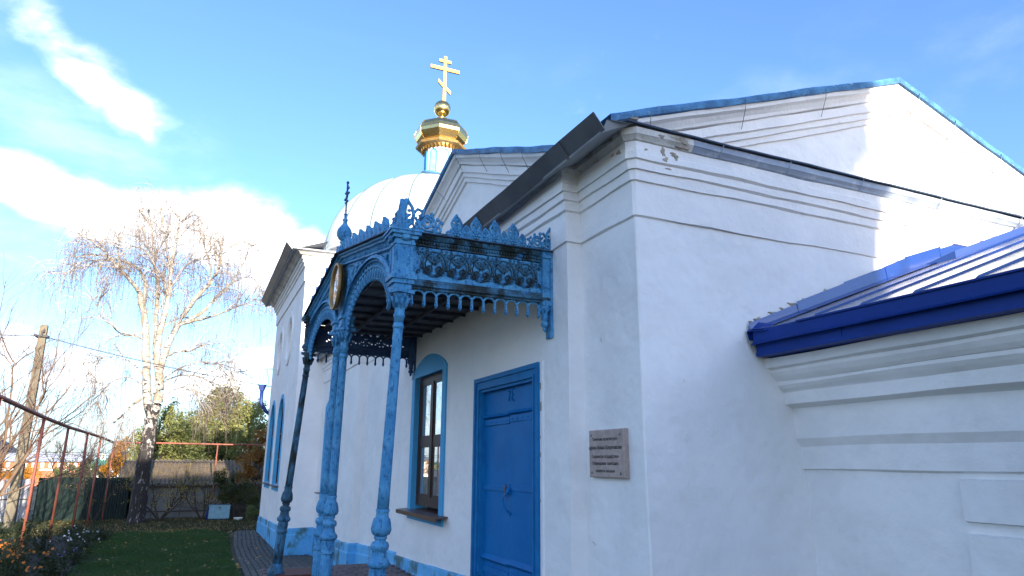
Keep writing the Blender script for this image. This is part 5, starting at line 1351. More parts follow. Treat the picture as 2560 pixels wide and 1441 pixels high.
AC = (6.43, 8.64); AA, AB, ZS = .93, .50, 1.36
APX = 7.58
def rake_z(u):
    return 1.862+(2.245-1.862)*((u-YR+.05)/(APX-YR+.05)) if u < APX else 1.862+(2.245-1.862)*((YL+.10-u)/(YL+.10-APX))
def front():
    # roof edge and raking cornice
    def strip(layers, mt, nm, jit=.001):
        m = MB(); us = [YR-.06+(APX-YR+.06)*i/20 for i in range(20)]+[APX+(YL+.08-APX)*i/20 for i in range(21)]; K = len(layers)
        vs = [FP(u, rake_z(u)-d+jit*math.sin(i*1.3), o) for i, u in enumerate(us) for (o, d) in layers]
        m.add(vs, [(i*K+j, (i+1)*K+j, (i+1)*K+j+1, i*K+j+1) for i in range(len(us)-1) for j in range(K-1)]+[tuple(range(K)), tuple((len(us)-1)*K+j for j in range(K))[::-1]])
        return m.build(nm, mt, porch)
    strip([(-.25, -.012), (.115, -.010), (.117, .002), (-.25, .004)], M['eave_edge'], 'roof_edge')
    strip([(-.02, .005), (.085, .006), (.083, .022), (.060, .030), (.055, .045), (.030, .055), (.028, .105), (.040, .112), (.040, .125), (.012, .135), (-.02, .135)], M['porch'], 'raking_cornice')
    m = MB()
    for i in range(60):
        u = YR+.10+(YL-YR-.2)*i/59; c = FP(u, rake_z(u)-.080, .030); m.tube([(c[0], c[1], c[2]-.022), (c[0]-.004, c[1]+.012, c[2]+.022)], .008, 5)
    m.build('rope_band', M['porch'], porch)
    # spandrel plates
    def solid(u, v):
        if v > rake_z(u)-.12: return False
        for c in AC:
            if ((u-c)/AA)**2+((v-ZS)/AB)**2 < 1: return False
        if abs(u-AC[0]) > AA+.06 and u < AC[0]: return False
        q = math.sin(u*58+3*math.sin(v*31))*math.sin(v*63+2.5*math.sin(u*27))
        return q < .72
    grid_plate(YR+.06, YL-.06, 1.38, 2.13, .0125, solid, lambda u, v, t: FP(u, v, .006-t), .014).build('spandrel_plate', M['porch'], porch)
    rr = random.Random(21); cnt = 0; m = MB()
    tries = 0
    while cnt < 130 and tries < 9000:
        tries += 1
        u = rr.uniform(YR+.1, YL-.1); v = rr.uniform(1.42, 2.11); r = rr.uniform(.022, .045)
        if v+r > rake_z(u)-.135: continue
        if any(((u-c)/(AA+r+.01))**2+((v-ZS)/(AB+r+.01))**2 < 1 for c in AC): continue
        if (u-7.62)**2+(v-1.88)**2 < (.31+r)**2: continue
        a = rr.uniform(0, 360); s = rr.choice((-1, 1))
        m.tube([FP(p[0], p[1], .016) for p in spiral(u, v, r, .006, a, a+s*420, 13)], [.0085]*13+[.012], 5); cnt += 1
    m.build('spandrel_scrollwork', M['porch'], porch)
    # triangular frames of the spandrels
    for (u0, u1) in ((AC[0]+.18, 7.30), (7.90, AC[1]-.1)):
        m = MB(); m.tube([FP(u0, rake_z(u0)-.15, .016), FP((u0+u1)/2, rake_z((u0+u1)/2)-.15, .016), FP(u1, rake_z(u1)-.15, .016)], .010, 5); m.build('spandrel_frame', M['porch'], porch)
    fing = MB(); fing.tube([(0, 0, .02), (0, 0, -.105), (0, 0, -.135), (0, 0, -.160)], [.016, .016, .020, .005], 7)
    first = None
    for c in AC:
        m = MB(); n = 40; prof = [(1.0, .0, .052), (1.045, .0, .040), (1.045, 0, .022), (1.0, 0, .020), (.965, 0, .034), (.955, 0, .015), (.955, 0, -.02), (1.045, 0, -.02)]
        K = len(prof); vs = []
        for i in range(n+1):
            g = math.pi*i/n
            for (k, _, o) in prof: vs.append(FP(c+AA*k*math.cos(g), ZS+AB*k*math.sin(g)+(k-1)*.2*math.sin(g), o))
        m.add(vs, [(i*K+j, (i+1)*K+j, (i+1)*K+(j+1) % K, i*K+(j+1) % K) for i in range(n) for j in range(K)]); ar = m.build('arch', M['porch'], porch)
        m = MB(); vs = []     # inner thin rib
        m.tube([FP(c+AA*.885*math.cos(math.pi*i/36), ZS+AB*.86*math.sin(math.pi*i/36), .012) for i in range(37)], .011, 6); m.build('arch_rib', M['porch'], ar)
        for i in range(25):
            g = math.pi*(i+.5)/25
            u = c+AA*.93*math.cos(g); v = ZS+AB*.92*math.sin(g)
            p = FP(u, v, .004); tilt = math.atan2(math.cos(g)*.55, max(.25, math.sin(g)))*.55
            if first is None:
                first = local_part(fing, 'valance_bar', M['porch'], ar, (0, 0, 0)); q = first
                q.location = Vector(p)-ORG['iron_porch']
            else:
                q = first.copy(); COL.objects.link(q); q.parent = ar; q.location = Vector(p)-ORG['iron_porch']
            q.rotation_euler = (-tilt, 0, 0); q.scale = (1, 1, 1.05)
    # impost blocks over the paired columns
    for (y, x) in ((7.34, 1.355), (7.70, 1.345)):
        m = MB(); z = 1.362+dzY(y); m.bx(x-.07, x+.07, y-.085, y+.085, z, z+.03); m.bx(x-.06, x+.06, y-.07, y+.07, z+.0302, z+.09); m.bx(x-.078, x+.078, y-.09, y+.09, z+.0903, z+.115); m.build('impost', M['porch'], porch)
    # crest pieces standing on the raking edge
    cp = palmette(.165, .045).build('crest_palmette', M['porch']); cp.parent = porch
    k = 0
    for (a, b) in ((YR+.02, APX-.10), (APX+.10, YL+.02)):
        m2 = MB(); n2 = 12; vs = []
        for i in range(n2+1):
            u = a+(b-a)*i/n2; vs += [FP(u, rake_z(u)+.003, .062), FP(u, rake_z(u)+.055+.012*math.sin(i*2.6), .060), FP(u, rake_z(u)+.055+.012*math.sin(i*2.6), .040), FP(u, rake_z(u)+.003, .038)]
        m2.add(vs, [(i*4+j, (i+1)*4+j, (i+1)*4+(j+1) % 4, i*4+(j+1) % 4) for i in range(n2) for j in range(4)]+[(0, 1, 2, 3), (n2*4, n2*4+1, n2*4+2, n2*4+3)]); m2.build('crest_rail', M['porch'], porch)
    for i in range(12):
        for (u, s) in ((YR+.38+i*.155, 0), (APX+.20+i*.155, 1)):
            if u > YL-.2 or (s == 0 and u > APX-.16): continue
            p = FP(u, rake_z(u)+.004, .055)
            if k == 0: cp.location = Vector(p)-ORG['iron_porch']; cp.rotation_euler = (0, 0, R(91.5)); k = 1; q = cp
            else: q = copy_part(cp, p, porch, rot=(0, 0, R(91.5)))
            q.scale = (1.0, 1.9, 1.05 if i % 2 == 0 else .80)
    # pedestal, onion and cross at the peak
    p = FP(APX-.02, rake_z(APX), .04); m = MB()
    m.bx(p[0]-.06, p[0]+.06, p[1]-.07, p[1]+.07, p[2]-.01, p[2]+.05)
    m.lathe([(.055, .05), (.040, .09), (.034, .12), (.05, .135), (.034, .15)], p, 12); m.build('pedestal', M['porch'], porch)
    m = MB(); m.lathe([(.034, .15), (.060, .175), (.083, .215), (.087, .25), (.076, .29), (.052, .325), (.030, .355), (.020, .385), (.030, .40), (.030, .415), (.016, .425), (.016, .47), (.024, .475), (.012, .49)], p, 20); m.build('onion', M['porch'], porch)
    m = MB(); x, y, z = p
    m.tube([(x, y, z+.48), (x-.002, y+.003, z+.86)], .009, 6)
    for (zz, w, t) in ((.70, .10, .010), (.77, .075, .010), (.63, .04, 0)):
        m.tube([(x, y-w, z+zz+t), (x, y+w, z+zz-t)], .010, 5)
        for s in (-1, 1): m.ball((x, y+s*w, z+zz-s*t), .015, 6)
    m.ball((x, y, z+.87), .018, 6)
    for s in (-1, 1):
        m.tube([(x, y+s*.012, z+.66), (x, y+s*.05, z+.69), (x, y+s*.03, z+.73), (x, y, z+.74)], .006, 4)
        m.tube([(x, y+s*.012, z+.79), (x, y+s*.04, z+.81), (x, y+s*.02, z+.84)], .006, 4)
    m.build('cross', M['porch_in'], porch)
    for s in (-1, 1):      # fretted flanks of the peak
        m = MB(); m.tube([FP(APX+s*.05, rake_z(APX)+.01, .04), FP(APX+s*.26, rake_z(APX)-.03, .04)], .014, 5)
        for i in range(5):
            u = APX+s*(.07+.04*i); c = FP(u, rake_z(u)+.05+.13*(1-i/5), .04)
            m.tube([FP(u, rake_z(u), .04), FP(u+s*.01, rake_z(u)+.06, .04), c], [.014, .018, .008], 5); m.ball(c, .017, 6)
        m.build('peak_fretwork', M['porch'], porch)
front()
def porch_roof():
    m = MB()
    zr = rake_z(APX)+dzY(APX)
    m.add([(1.30, YR-.08, 1.868), (2.79, YR-.08, 1.868), (2.79, APX, zr+.004), (1.22, APX, zr+.004)], [(0, 1, 2, 3)])
    m.add([(1.22, APX, zr+.004), (2.79, APX, zr+.004), (2.79, YL+.1, 1.868+.07), (1.22, YL+.1, 1.868+.07)], [(0, 1, 2, 3)])
    m.build('roof', M['eave_edge'], porch)
    rr = random.Random(4); first = None
    y = YR+.05
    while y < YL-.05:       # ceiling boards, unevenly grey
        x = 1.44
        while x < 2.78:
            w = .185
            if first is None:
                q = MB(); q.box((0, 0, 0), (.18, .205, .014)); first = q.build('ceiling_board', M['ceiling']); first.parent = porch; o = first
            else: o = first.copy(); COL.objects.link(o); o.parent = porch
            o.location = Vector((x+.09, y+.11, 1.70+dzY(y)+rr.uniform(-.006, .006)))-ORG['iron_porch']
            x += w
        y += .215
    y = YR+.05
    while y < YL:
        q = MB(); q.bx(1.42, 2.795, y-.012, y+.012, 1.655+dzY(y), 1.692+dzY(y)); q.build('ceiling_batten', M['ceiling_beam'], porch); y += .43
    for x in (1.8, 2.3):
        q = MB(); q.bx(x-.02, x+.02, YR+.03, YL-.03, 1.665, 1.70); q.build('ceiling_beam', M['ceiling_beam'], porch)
porch_roof()
# oval icon under glass in its gilt frame, hanging on the pediment
def icon():
    yc, zc = 7.60, 1.905; x0 = xF(yc)-.075
    ic = thing('icon', (x0, yc, zc), 'oval glazed icon in a gold frame hung on the porch pediment above the paired columns', 'icon')
    def ell(a, b, n=36): return [(yc+a*math.cos(2*math.pi*i/n), zc+b*math.sin(2*math.pi*i/n)) for i in range(n)]
    n = 36; prof = [(.272, .0), (.280, .020), (.268, .034), (.250, .032), (.244, .020), (.238, .012), (.238, 0)]
    m = MB(); vs = []
    for (r, o) in prof: vs += [(x0-o, u, v) for u, v in ell(r, r*.97)]
    K = len(prof); m.add(vs, [(j*n+i, j*n+(i+1) % n, (j+1)*n+(i+1) % n, (j+1)*n+i) for j in range(K-1) for i in range(n)], True); m.build('frame', M['gold_frame'], ic)
    m = MB(); m.add([(x0-.010, u, v) for u, v in ell(.240, .233)], [tuple(range(n))]); m.build('glass', M['icon_glass'], ic)
    m = MB(); m.add([(x0-.004, u, v) for u, v in ell(.27, .26)], [tuple(range(n))]); m.add([(x0+.02, u, v) for u, v in ell(.27, .26)], [tuple(range(n))]); m.build('back_board', M['gold_frame'], ic)
icon()

# ---- stone plaque with engraved Cyrillic text
def plaque():
    y0, y1, z0, z1 = 4.40, 4.905, -.108, .256; x0 = 2.95-.045
    pl = thing('plaque', (x0+.02, (y0+y1)/2, z0), 'pinkish stone plaque with five lines of black Cyrillic lettering fixed to the white wall', 'plaque')
    m = MB(); c = .008
    m.add([(x0, y0+c, z0+c), (x0, y1-c, z0+c), (x0, y1-c, z1-c), (x0, y0+c, z1-c), (x0+c, y0, z0), (x0+c, y1, z0), (x0+c, y1, z1), (x0+c, y0, z1), (2.952, y0, z0), (2.952, y1, z0), (2.952, y1, z1), (2.952, y0, z1)],
          [(0, 1, 2, 3), (0, 1, 5, 4), (1, 2, 6, 5), (2, 3, 7, 6), (3, 0, 4, 7), (4, 5, 9, 8), (5, 6, 10, 9), (6, 7, 11, 10), (7, 4, 8, 11)])
    m.build('slab', M['stone'], pl)
    for (y, z) in ((y0+.045, z1-.04), (y1-.04, z1-.04), (y0+.05, z0+.035), (y1-.045, z0+.035)):
        q = MB(); q.ball((x0-.002, y, z), .011, 8, (.6, 1, 1)); q.build('bolt', M['steel'], pl)
    lines = [('Памятник архитектуры', .185, .36, .030), ('церковь Иоанно-Предтеченская', .118, .475, .036), ('Охраняется государством', .052, .385, .032), ('Повреждение  памятника', .0, .375, .032), ('карается законом', -.055, .27, .030)]
    for (t, zc, w, h) in lines:
        cu = bpy.data.curves.new('text', 'FONT'); cu.body = t; cu.size = 1; cu.extrude = 0; cu.resolution_u = 2; cu.offset = .018
        to = bpy.data.objects.new('text', cu); COL.objects.link(to)
        bpy.context.view_layer.update()
        me = bpy.data.meshes.new_from_object(to.evaluated_get(bpy.context.evaluated_depsgraph_get()))
        bpy.data.objects.remove(to)
        v = np.empty(len(me.vertices)*3); me.vertices.foreach_get('co', v); v = v.reshape(-1, 3)
        lo, hi = v.min(0), v.max(0); sx = w/(hi[0]-lo[0]); sz = h/.95
        yc = (y0+y1)/2+.012
        o = ORG['plaque']
        V = np.stack([np.full(len(v), x0-.0025-o.x), yc-(v[:, 0]-(lo[0]+hi[0])/2)*sx-o.y, zc-.012+v[:, 1]*sz-o.z], 1)
        me.vertices.foreach_set('co', V.astype(np.float32).ravel()); me.update(); me.materials.clear(); me.materials.append(M['ink'])
        ob = bpy.data.objects.new('lettering', me); COL.objects.link(ob); ob.parent = pl
plaque()

# ================================================================== BIRCH
BIRCH = [
 ('T', [(-1.71, 31.0, -2.41), (-1.69, 31.0, -1.25), (-1.69, 31.0, 0.06), (-1.62, 31.0, 1.12), (-1.65, 31.0, 1.62)], 0.340, 0.270),
 ('A', [(-1.65, 31.0, 1.62), (-1.91, 31.05, 2.41), (-2.02, 31.1, 3.29), (-2.15, 31.15, 4.13), (-2.31, 31.2, 5.26), (-2.52, 31.25, 6.07), (-2.69, 31.3, 6.64)], 0.200, 0.125),
 ('B', [(-1.65, 31.0, 1.62), (-1.49, 30.9, 2.2), (-1.52, 30.8, 3.06), (-1.59, 30.7, 3.41)], 0.220, 0.170),
 ('L1', [(-2.69, 31.3, 6.64), (-2.82, 31.07, 6.86), (-3.22, 30.84, 7.26), (-3.73, 30.61, 7.63), (-4.03, 30.39, 8.06), (-4.67, 30.16, 8.48), (-5.08, 29.93, 8.57), (-5.4, 29.7, 8.59)], 0.100, 0.020),
 ('L2', [(-2.52, 31.25, 6.07), (-2.49, 31.43, 6.62), (-2.59, 31.6, 7.44), (-2.81, 31.77, 7.73), (-3.16, 31.95, 8.05), (-3.69, 32.12, 8.21), (-4.28, 32.3, 8.36), (-4.86, 32.48, 8.47), (-5.35, 32.65, 8.22)], 0.100, 0.020),
 ('L3', [(-3.05, 30.84, 7.43), (-3.65, 30.72, 7.75), (-4.27, 30.59, 7.72), (-4.68, 30.47, 7.34), (-5.39, 30.34, 6.86)], 0.050, 0.012),
 ('Cc', [(-1.8, 31.15, 3.97), (-1.9, 31.25, 5.12), (-2.01, 31.35, 6.02), (-2.06, 31.45, 6.98), (-2.13, 31.55, 7.53), (-2.33, 31.65, 7.8), (-2.42, 31.75, 8.47), (-2.65, 31.85, 9.72), (-2.92, 31.95, 10.61)], 0.130, 0.020),
 ('Mid', [(-1.59, 30.7, 3.41), (-1.78, 30.75, 3.92), (-1.75, 30.8, 4.6), (-1.75, 30.85, 5.11), (-1.67, 30.9, 5.91), (-1.6, 30.95, 6.54), (-1.6, 31.0, 6.93), (-1.66, 31.05, 7.8), (-1.63, 31.1, 8.99), (-1.56, 31.15, 9.92), (-1.74, 31.2, 10.82)], 0.160, 0.020),
 ('M2', [(-1.6, 30.95, 6.54), (-1.72, 30.75, 6.85), (-1.95, 30.55, 7.34), (-2.2, 30.35, 7.65), (-2.62, 30.15, 8.23), (-3.02, 29.95, 8.36), (-3.48, 29.75, 8.1)], 0.070, 0.015),
 ('M3', [(-1.6, 31.0, 6.93), (-1.38, 31.3, 7.58), (-1.07, 31.6, 8.23), (-0.63, 31.9, 8.54), (-0.16, 32.2, 8.78)], 0.050, 0.012),
 ('M4', [(-1.66, 31.05, 7.8), (-1.94, 30.8, 8.6), (-2.15, 30.55, 9.55), (-2.45, 30.3, 10.47), (-2.85, 30.05, 10.84)], 0.050, 0.012),
 ('R1', [(-1.59, 30.7, 3.41), (-1.47, 30.61, 3.99), (-1.38, 30.52, 4.52), (-1.12, 30.43, 5.32), (-0.87, 30.34, 5.93), (-0.52, 30.25, 6.55), (-0.15, 30.16, 7.03), (0.17, 30.07, 7.63), (0.2, 29.98, 8.32), (0.05, 29.89, 8.91), (0.35, 29.8, 9.44)], 0.160, 0.020),
 ('R2', [(-1.12, 30.43, 5.32), (-0.62, 30.64, 5.62), (-0.14, 30.86, 6.19), (0.24, 31.07, 6.81), (0.47, 31.29, 7.13), (0.8, 31.5, 7.61), (1.15, 31.72, 8.54), (1.36, 31.93, 9.38)], 0.100, 0.015),
 ('R3', [(-1.12, 30.43, 5.32), (-0.41, 30.03, 5.53), (0.2, 29.63, 5.66), (0.68, 29.23, 5.89), (1.34, 28.83, 6.14), (1.77, 28.43, 6.41)], 0.080, 0.012),
 ('R4', [(-0.15, 30.16, 7.03), (-0.09, 30.36, 7.67), (-0.32, 30.56, 8.4), (-0.63, 30.76, 9.13), (-0.78, 30.96, 9.89)], 0.050, 0.012),
 ('R5', [(0.8, 31.5, 7.61), (1.39, 31.67, 8.0), (1.75, 31.83, 7.9), (2.03, 32.0, 7.22)], 0.040, 0.010),
 ('R6', [(-1.63, 31.1, 8.99), (-1.24, 31.37, 9.77), (-0.84, 31.63, 10.47), (-0.38, 31.9, 10.82)], 0.040, 0.010),
 ('R7', [(0.2, 29.98, 8.32), (0.62, 29.65, 8.79), (1.06, 29.31, 8.93), (1.48, 28.98, 8.37)], 0.040, 0.010),
 ('D1', [(-1.93, 31.05, 2.57), (-2.12, 30.85, 2.31), (-2.39, 30.65, 2.07), (-2.51, 30.45, 1.84), (-2.67, 30.25, 1.56), (-2.83, 30.05, 1.37)], 0.070, 0.030),
 ('D2', [(-2.25, 31.2, 4.75), (-2.71, 30.8, 4.85), (-3.03, 30.4, 4.83)], 0.050, 0.030),
 ('D3', [(-2.29, 31.2, 5.08), (-3.01, 30.92, 4.74), (-3.29, 30.64, 5.01), (-3.84, 30.36, 5.37), (-4.0, 30.08, 5.86), (-4.21, 29.8, 6.08)], 0.045, 0.012),
 ('D4', [(-2.03, 31.1, 3.29), (-2.62, 31.23, 3.83), (-3.29, 31.35, 4.04), (-3.91, 31.48, 3.91), (-4.16, 31.6, 3.38)], 0.045, 0.010),
 ('D5', [(-2.0, 31.05, 2.88), (-2.71, 31.45, 3.29), (-3.22, 31.85, 3.14), (-3.63, 32.25, 2.76), (-3.81, 32.65, 2.22)], 0.040, 0.010),
 ('D6', [(-1.47, 30.61, 3.99), (-1.05, 30.14, 4.19), (-0.47, 29.68, 4.2), (-0.13, 29.21, 4.41)], 0.050, 0.030),
 ('D7', [(-1.52, 30.8, 3.06), (-0.98, 30.5, 3.52), (-0.28, 30.2, 3.85), (0.45, 29.9, 3.86), (1.23, 29.6, 3.39)], 0.045, 0.010),
 ('D8', [(-1.52, 30.8, 2.96), (-1.11, 31.18, 3.27), (-0.54, 31.55, 3.5), (0.25, 31.93, 3.34), (0.95, 32.3, 2.81)], 0.045, 0.010),
 ('D9', [(-1.49, 30.9, 2.2), (-1.03, 30.7, 2.74), (-0.47, 30.5, 2.91), (0.16, 30.3, 2.52)], 0.040, 0.010),
 ('U1', [(-2.42, 31.75, 8.47), (-3.07, 32.25, 9.22), (-3.64, 32.75, 9.84), (-4.03, 33.25, 10.13)], 0.050, 0.010),
 ('U2', [(-2.65, 31.85, 9.72), (-3.19, 31.85, 10.35), (-3.55, 31.85, 10.84), (-3.3, 31.85, 11.53)], 0.035, 0.008),
 ('U3', [(-1.56, 31.15, 9.92), (-1.14, 30.65, 10.27), (-0.94, 30.15, 10.49)], 0.030, 0.008),
 ('U4', [(-4.03, 30.39, 8.06), (-4.46, 30.72, 8.57), (-4.78, 31.05, 9.05), (-5.18, 31.39, 9.14)], 0.040, 0.010),
]

def smooth_path(P, n):
    P = np.array(P, float); t = np.r_[0, np.cumsum(np.linalg.norm(np.diff(P, axis=0), axis=1))]; t /= t[-1]
    q = np.linspace(0, 1, n); L = np.stack([np.interp(q, t, P[:, k]) for k in range(3)], 1)
    for _ in range(2): L[1:-1] = (L[:-2]+2*L[1:-1]+L[2:])/4
    return L
def branchlets(paths, per, lo, hi, lmin, lmax, updir, droop, seg=7, start=.25, spread=1.0, seed=0):
    """grow side branches off many paths (N,S,3)"""
    g = np.random.default_rng(seed); out = []
    for P in paths:
        S = len(P)
        for _ in range(per):
            t = start+(1-start)*g.random()**.8; f = t*(S-1); i = min(S-2, int(f)); p = P[i]+(P[i+1]-P[i])*(f-i)
            d = P[i+1]-P[i]; d = d/(np.linalg.norm(d)+1e-9)
            side = g.normal(size=3); side -= d*side.dot(d); side /= np.linalg.norm(side)+1e-9
            v = d*.8+side*spread*g.uniform(.5, 1.1)+np.array([0, 0, updir]); v /= np.linalg.norm(v)+1e-9
            L = g.uniform(lmin, lmax); st = L/(seg-1); q = [p]; c = p.copy()
            for k in range(seg-1):
                v = v+np.array([0, 0, -droop*(k+1)/seg])+g.normal(0, .13, 3); v /= np.linalg.norm(v); c = c+v*st; q.append(c)
            out.append(np.array(q))
    return np.array(out)
def resample(P, n): return smooth_path(P, n)
def birch():
    t = thing('birch_tree', (-1.68, 31, -2.4), 'tall weeping birch with white forked trunk, black foot and bare drooping twigs', 'tree')
    limbs = []; thick = []
    for (k, P, r0, r1) in BIRCH:
        big = k in ('T', 'A', 'B', 'Cc', 'Mid', 'R1'); n = 26 if big else 16
        Q = smooth_path(P, n)
        jr = np.random.default_rng(len(k)+int(r0*1000)); Q[1:] += jr.normal(0, .012, Q[1:].shape)
        r0 *= .9; r1 *= .9; rr_ = np.linspace(r0, r1, n)
        if k == 'T': rr_ = r0+(r1-r0)*np.linspace(0, 1, n)**.8; rr_[:3] += np.array([.10, .045, .015])
        V, F = tubes(Q[None], rr_[None], 12 if big else 7)
        if k == 'T':
            a = np.arange(len(V))*2.399; V = V+np.stack([np.cos(a), np.sin(a), 0*a], 1)*.006
        np_mesh('trunk' if k in ('T', 'A', 'B') else 'limb', V, F, M['bark_birch'], t, smooth=True)
        if k not in ('T', 'A', 'B'): limbs.append(Q)
    limbs16 = [resample(Q, 16) for Q in limbs]
    lens = [np.linalg.norm(np.diff(Q, axis=0), axis=1).sum() for Q in limbs16]
    L2 = []
    for i, (Q, ln) in enumerate(zip(limbs16, lens)):
        L2.append(branchlets([Q], max(5, int(ln*5.0)), 0, 1, .7, 2.0, .22, .24, 8, .22, 1.0, 100+i))
    L2 = np.concatenate(L2)
    def env(P, pad=0.0):      # the crown's own outline
        return P[..., 2] < np.interp(P[..., 0], [-6.5, -5.2, -4.3, -3.2, -2.2, -1.0, 0, 1.0, 2.0, 2.6], [7.9, 8.9, 9.8, 11.2, 11.1, 10.6, 10.2, 9.5, 8.8, 7.0])+pad
    L2 = L2[env(L2, .1).all(axis=1)]
    r2 = np.linspace(.024, .007, 8)[None]*np.random.default_rng(1).uniform(.6, 1.3, (len(L2), 1))
    V, F = tubes(L2, r2, 5); np_mesh('branches', V, F, M['twig_pale'], t, kind='stuff', smooth=True)
    L3 = branchlets(L2, 5, 0, 1, .4, 1.1, .15, .35, 7, .25, .9, 5)
    L3 = L3[env(L3, .25).all(axis=1)]
    r3 = np.linspace(.0095, .004, 7)[None]*np.ones((len(L3), 1))
    V, F = tubes(L3, r3, 3); np_mesh('branchlets', V, F, M['twig_pale'], t, kind='stuff')
    # hanging twigs
    g = np.random.default_rng(9); src = np.concatenate([L3.reshape(-1, 3)[g.random(len(L3)*7) < .42], L2.reshape(-1, 3)[g.random(len(L2)*8) < .30], np.concatenate([q[5:] for q in limbs16])])
    n = len(src); S = 7; ln = g.uniform(.4, 1.9, n)*g.uniform(.55, 1.0, n); tw = np.zeros((n, S, 3)); tw[:, 0] = src
    v = g.normal(0, .55, (n, 3)); v[:, 2] = g.uniform(-.2, .5, n)
    for k in range(1, S):
        v = v*.62+np.array([.02, 0, -1.0])*.42+g.normal(0, .05, (n, 3)); vn = v/np.linalg.norm(v, axis=1, keepdims=True)
        tw[:, k] = tw[:, k-1]+vn*(ln/(S-1))[:, None]
    k_ = env(tw, .3).all(axis=1) & (g.random(n) < .62); tw = tw[k_]; n = len(tw)
    V, F = tubes(tw, np.linspace(.0056, .0030, S)[None]*np.ones((n, 1)), 3); np_mesh('hanging_twigs', V, F, M['twig_brown'], t, kind='stuff')
    pts = tw[:, 2:].reshape(-1, 3); pts = pts[g.random(len(pts)) < .085]
    V, F = cards(pts+g.normal(0, .03, pts.shape), .055); np_mesh('leaves', V, F, M['lf_birch'], t, kind='stuff')
birch()

# ================================================================== OTHER TREES AND SHRUBS
def bare_tree(name, base, h, spread, seed, label, matk='bark_pink', stems=5, cat='tree', r=.06, group=None, up=.5, leafk=None, nleaf=0, rt=.004, per=(6, 6)):
    g = np.random.default_rng(seed); t = thing(name, base, label, cat, group)
    b = np.array(base, float); S = 10; st = []
    for k in range(stems):
        a = 2*math.pi*(k+g.uniform(-.3, .3))/stems; v = np.array([math.cos(a)*spread, math.sin(a)*spread, 1.0]); v /= np.linalg.norm(v)
        q = [b+np.array([math.cos(a), math.sin(a), 0])*r*.6]; c = q[0].copy(); L = h*g.uniform(.75, 1.05)
        for i in range(S-1):
            v = v+g.normal(0, .09, 3)+np.array([0, 0, .05]); v /= np.linalg.norm(v); c = c+v*L/(S-1); q.append(c)
        st.append(q)
    st = np.array(st); V, F = tubes(st, np.linspace(r, r*.14, S)[None]*np.ones((stems, 1)), 7); np_mesh('trunk', V, F, M[matk], t, smooth=True)
    L2 = branchlets(st, per[0], 0, 1, h*.22, h*.5, up, .02, 8, .12, .9, seed+1)
    V, F = tubes(L2, np.linspace(r*.30, r*.07, 8)[None]*np.ones((len(L2), 1)), 4); np_mesh('branches', V, F, M[matk], t, kind='stuff')
    L3 = branchlets(L2, per[1], 0, 1, h*.10, h*.26, up*.7, .0, 6, .2, .8, seed+2)
    V, F = tubes(L3, np.linspace(rt*1.5, rt*.6, 6)[None]*np.ones((len(L3), 1)), 3); np_mesh('twigs', V, F, M[matk], t, kind='stuff')
    if leafk:
        pts = np.concatenate([L3.reshape(-1, 3), L2.reshape(-1, 3)]); pts = pts[g.integers(0, len(pts), nleaf)]+g.normal(0, .05, (nleaf, 3))
        V, F = cards(pts, .065); np_mesh('leaves', V, F, M[leafk], t, kind='stuff')
    return t
bare_tree('bare_tree', (-5.15, 23.0, -2.17), 5.3, .42, 31, 'leafless pinkish tree with upright twigs behind the red pipe at the left edge', stems=6, r=.075, per=(9, 8), rt=.0055)
bare_tree('bare_tree', (-6.3, 25.5, -2.2), 5.6, .38, 37, 'leafless tree beside the leaning utility pole, half cut by the left edge', stems=5, r=.07, per=(8, 7), rt=.0055)
bare_tree('fruit_tree', (-.93, 32.5, -2.38), 1.9, .75, 41, 'small fruit tree with yellowing leaves in front of the grey shed wall, nearest the birch', 'bark_dark', 5, r=.045, leafk='lf_yellow', nleaf=900, per=(8, 6), rt=.004)
bare_tree('fruit_tree', (.62, 32.6, -2.38), 1.6, .8, 43, 'dark small fruit tree between the shed and the pale blue box', 'bark_dark', 5, r=.04, leafk='lf_yellow', nleaf=420, per=(8, 6), rt=.004)
bare_tree('fruit_tree', (-3.35, 32.9, -2.40), 2.0, .5, 44, 'thin bare young tree in front of the dark green fence', 'bark_dark', 3, r=.03, leafk='lf_yellow', nleaf=60, per=(7, 6), rt=.004)
# trees out on the lawn side, seen mirrored in the window panes
for (x, y, s) in ((-9.5, 17, 61), (-12.5, 22.5, 62), (-15, 14, 63), (-11, 29, 64)):
    bare_tree('bare_tree', (x, y, -2.2), 6.5, .5, s, {61: 'leafless garden tree left of the frame, the one nearest the church door', 62: 'leafless garden tree left of the frame behind the nearest one', 63: 'leafless garden tree farthest out to the left of the frame', 64: 'leafless garden tree left of the frame level with the birch'}[s], stems=5, r=.10, per=(7, 6), rt=.008)

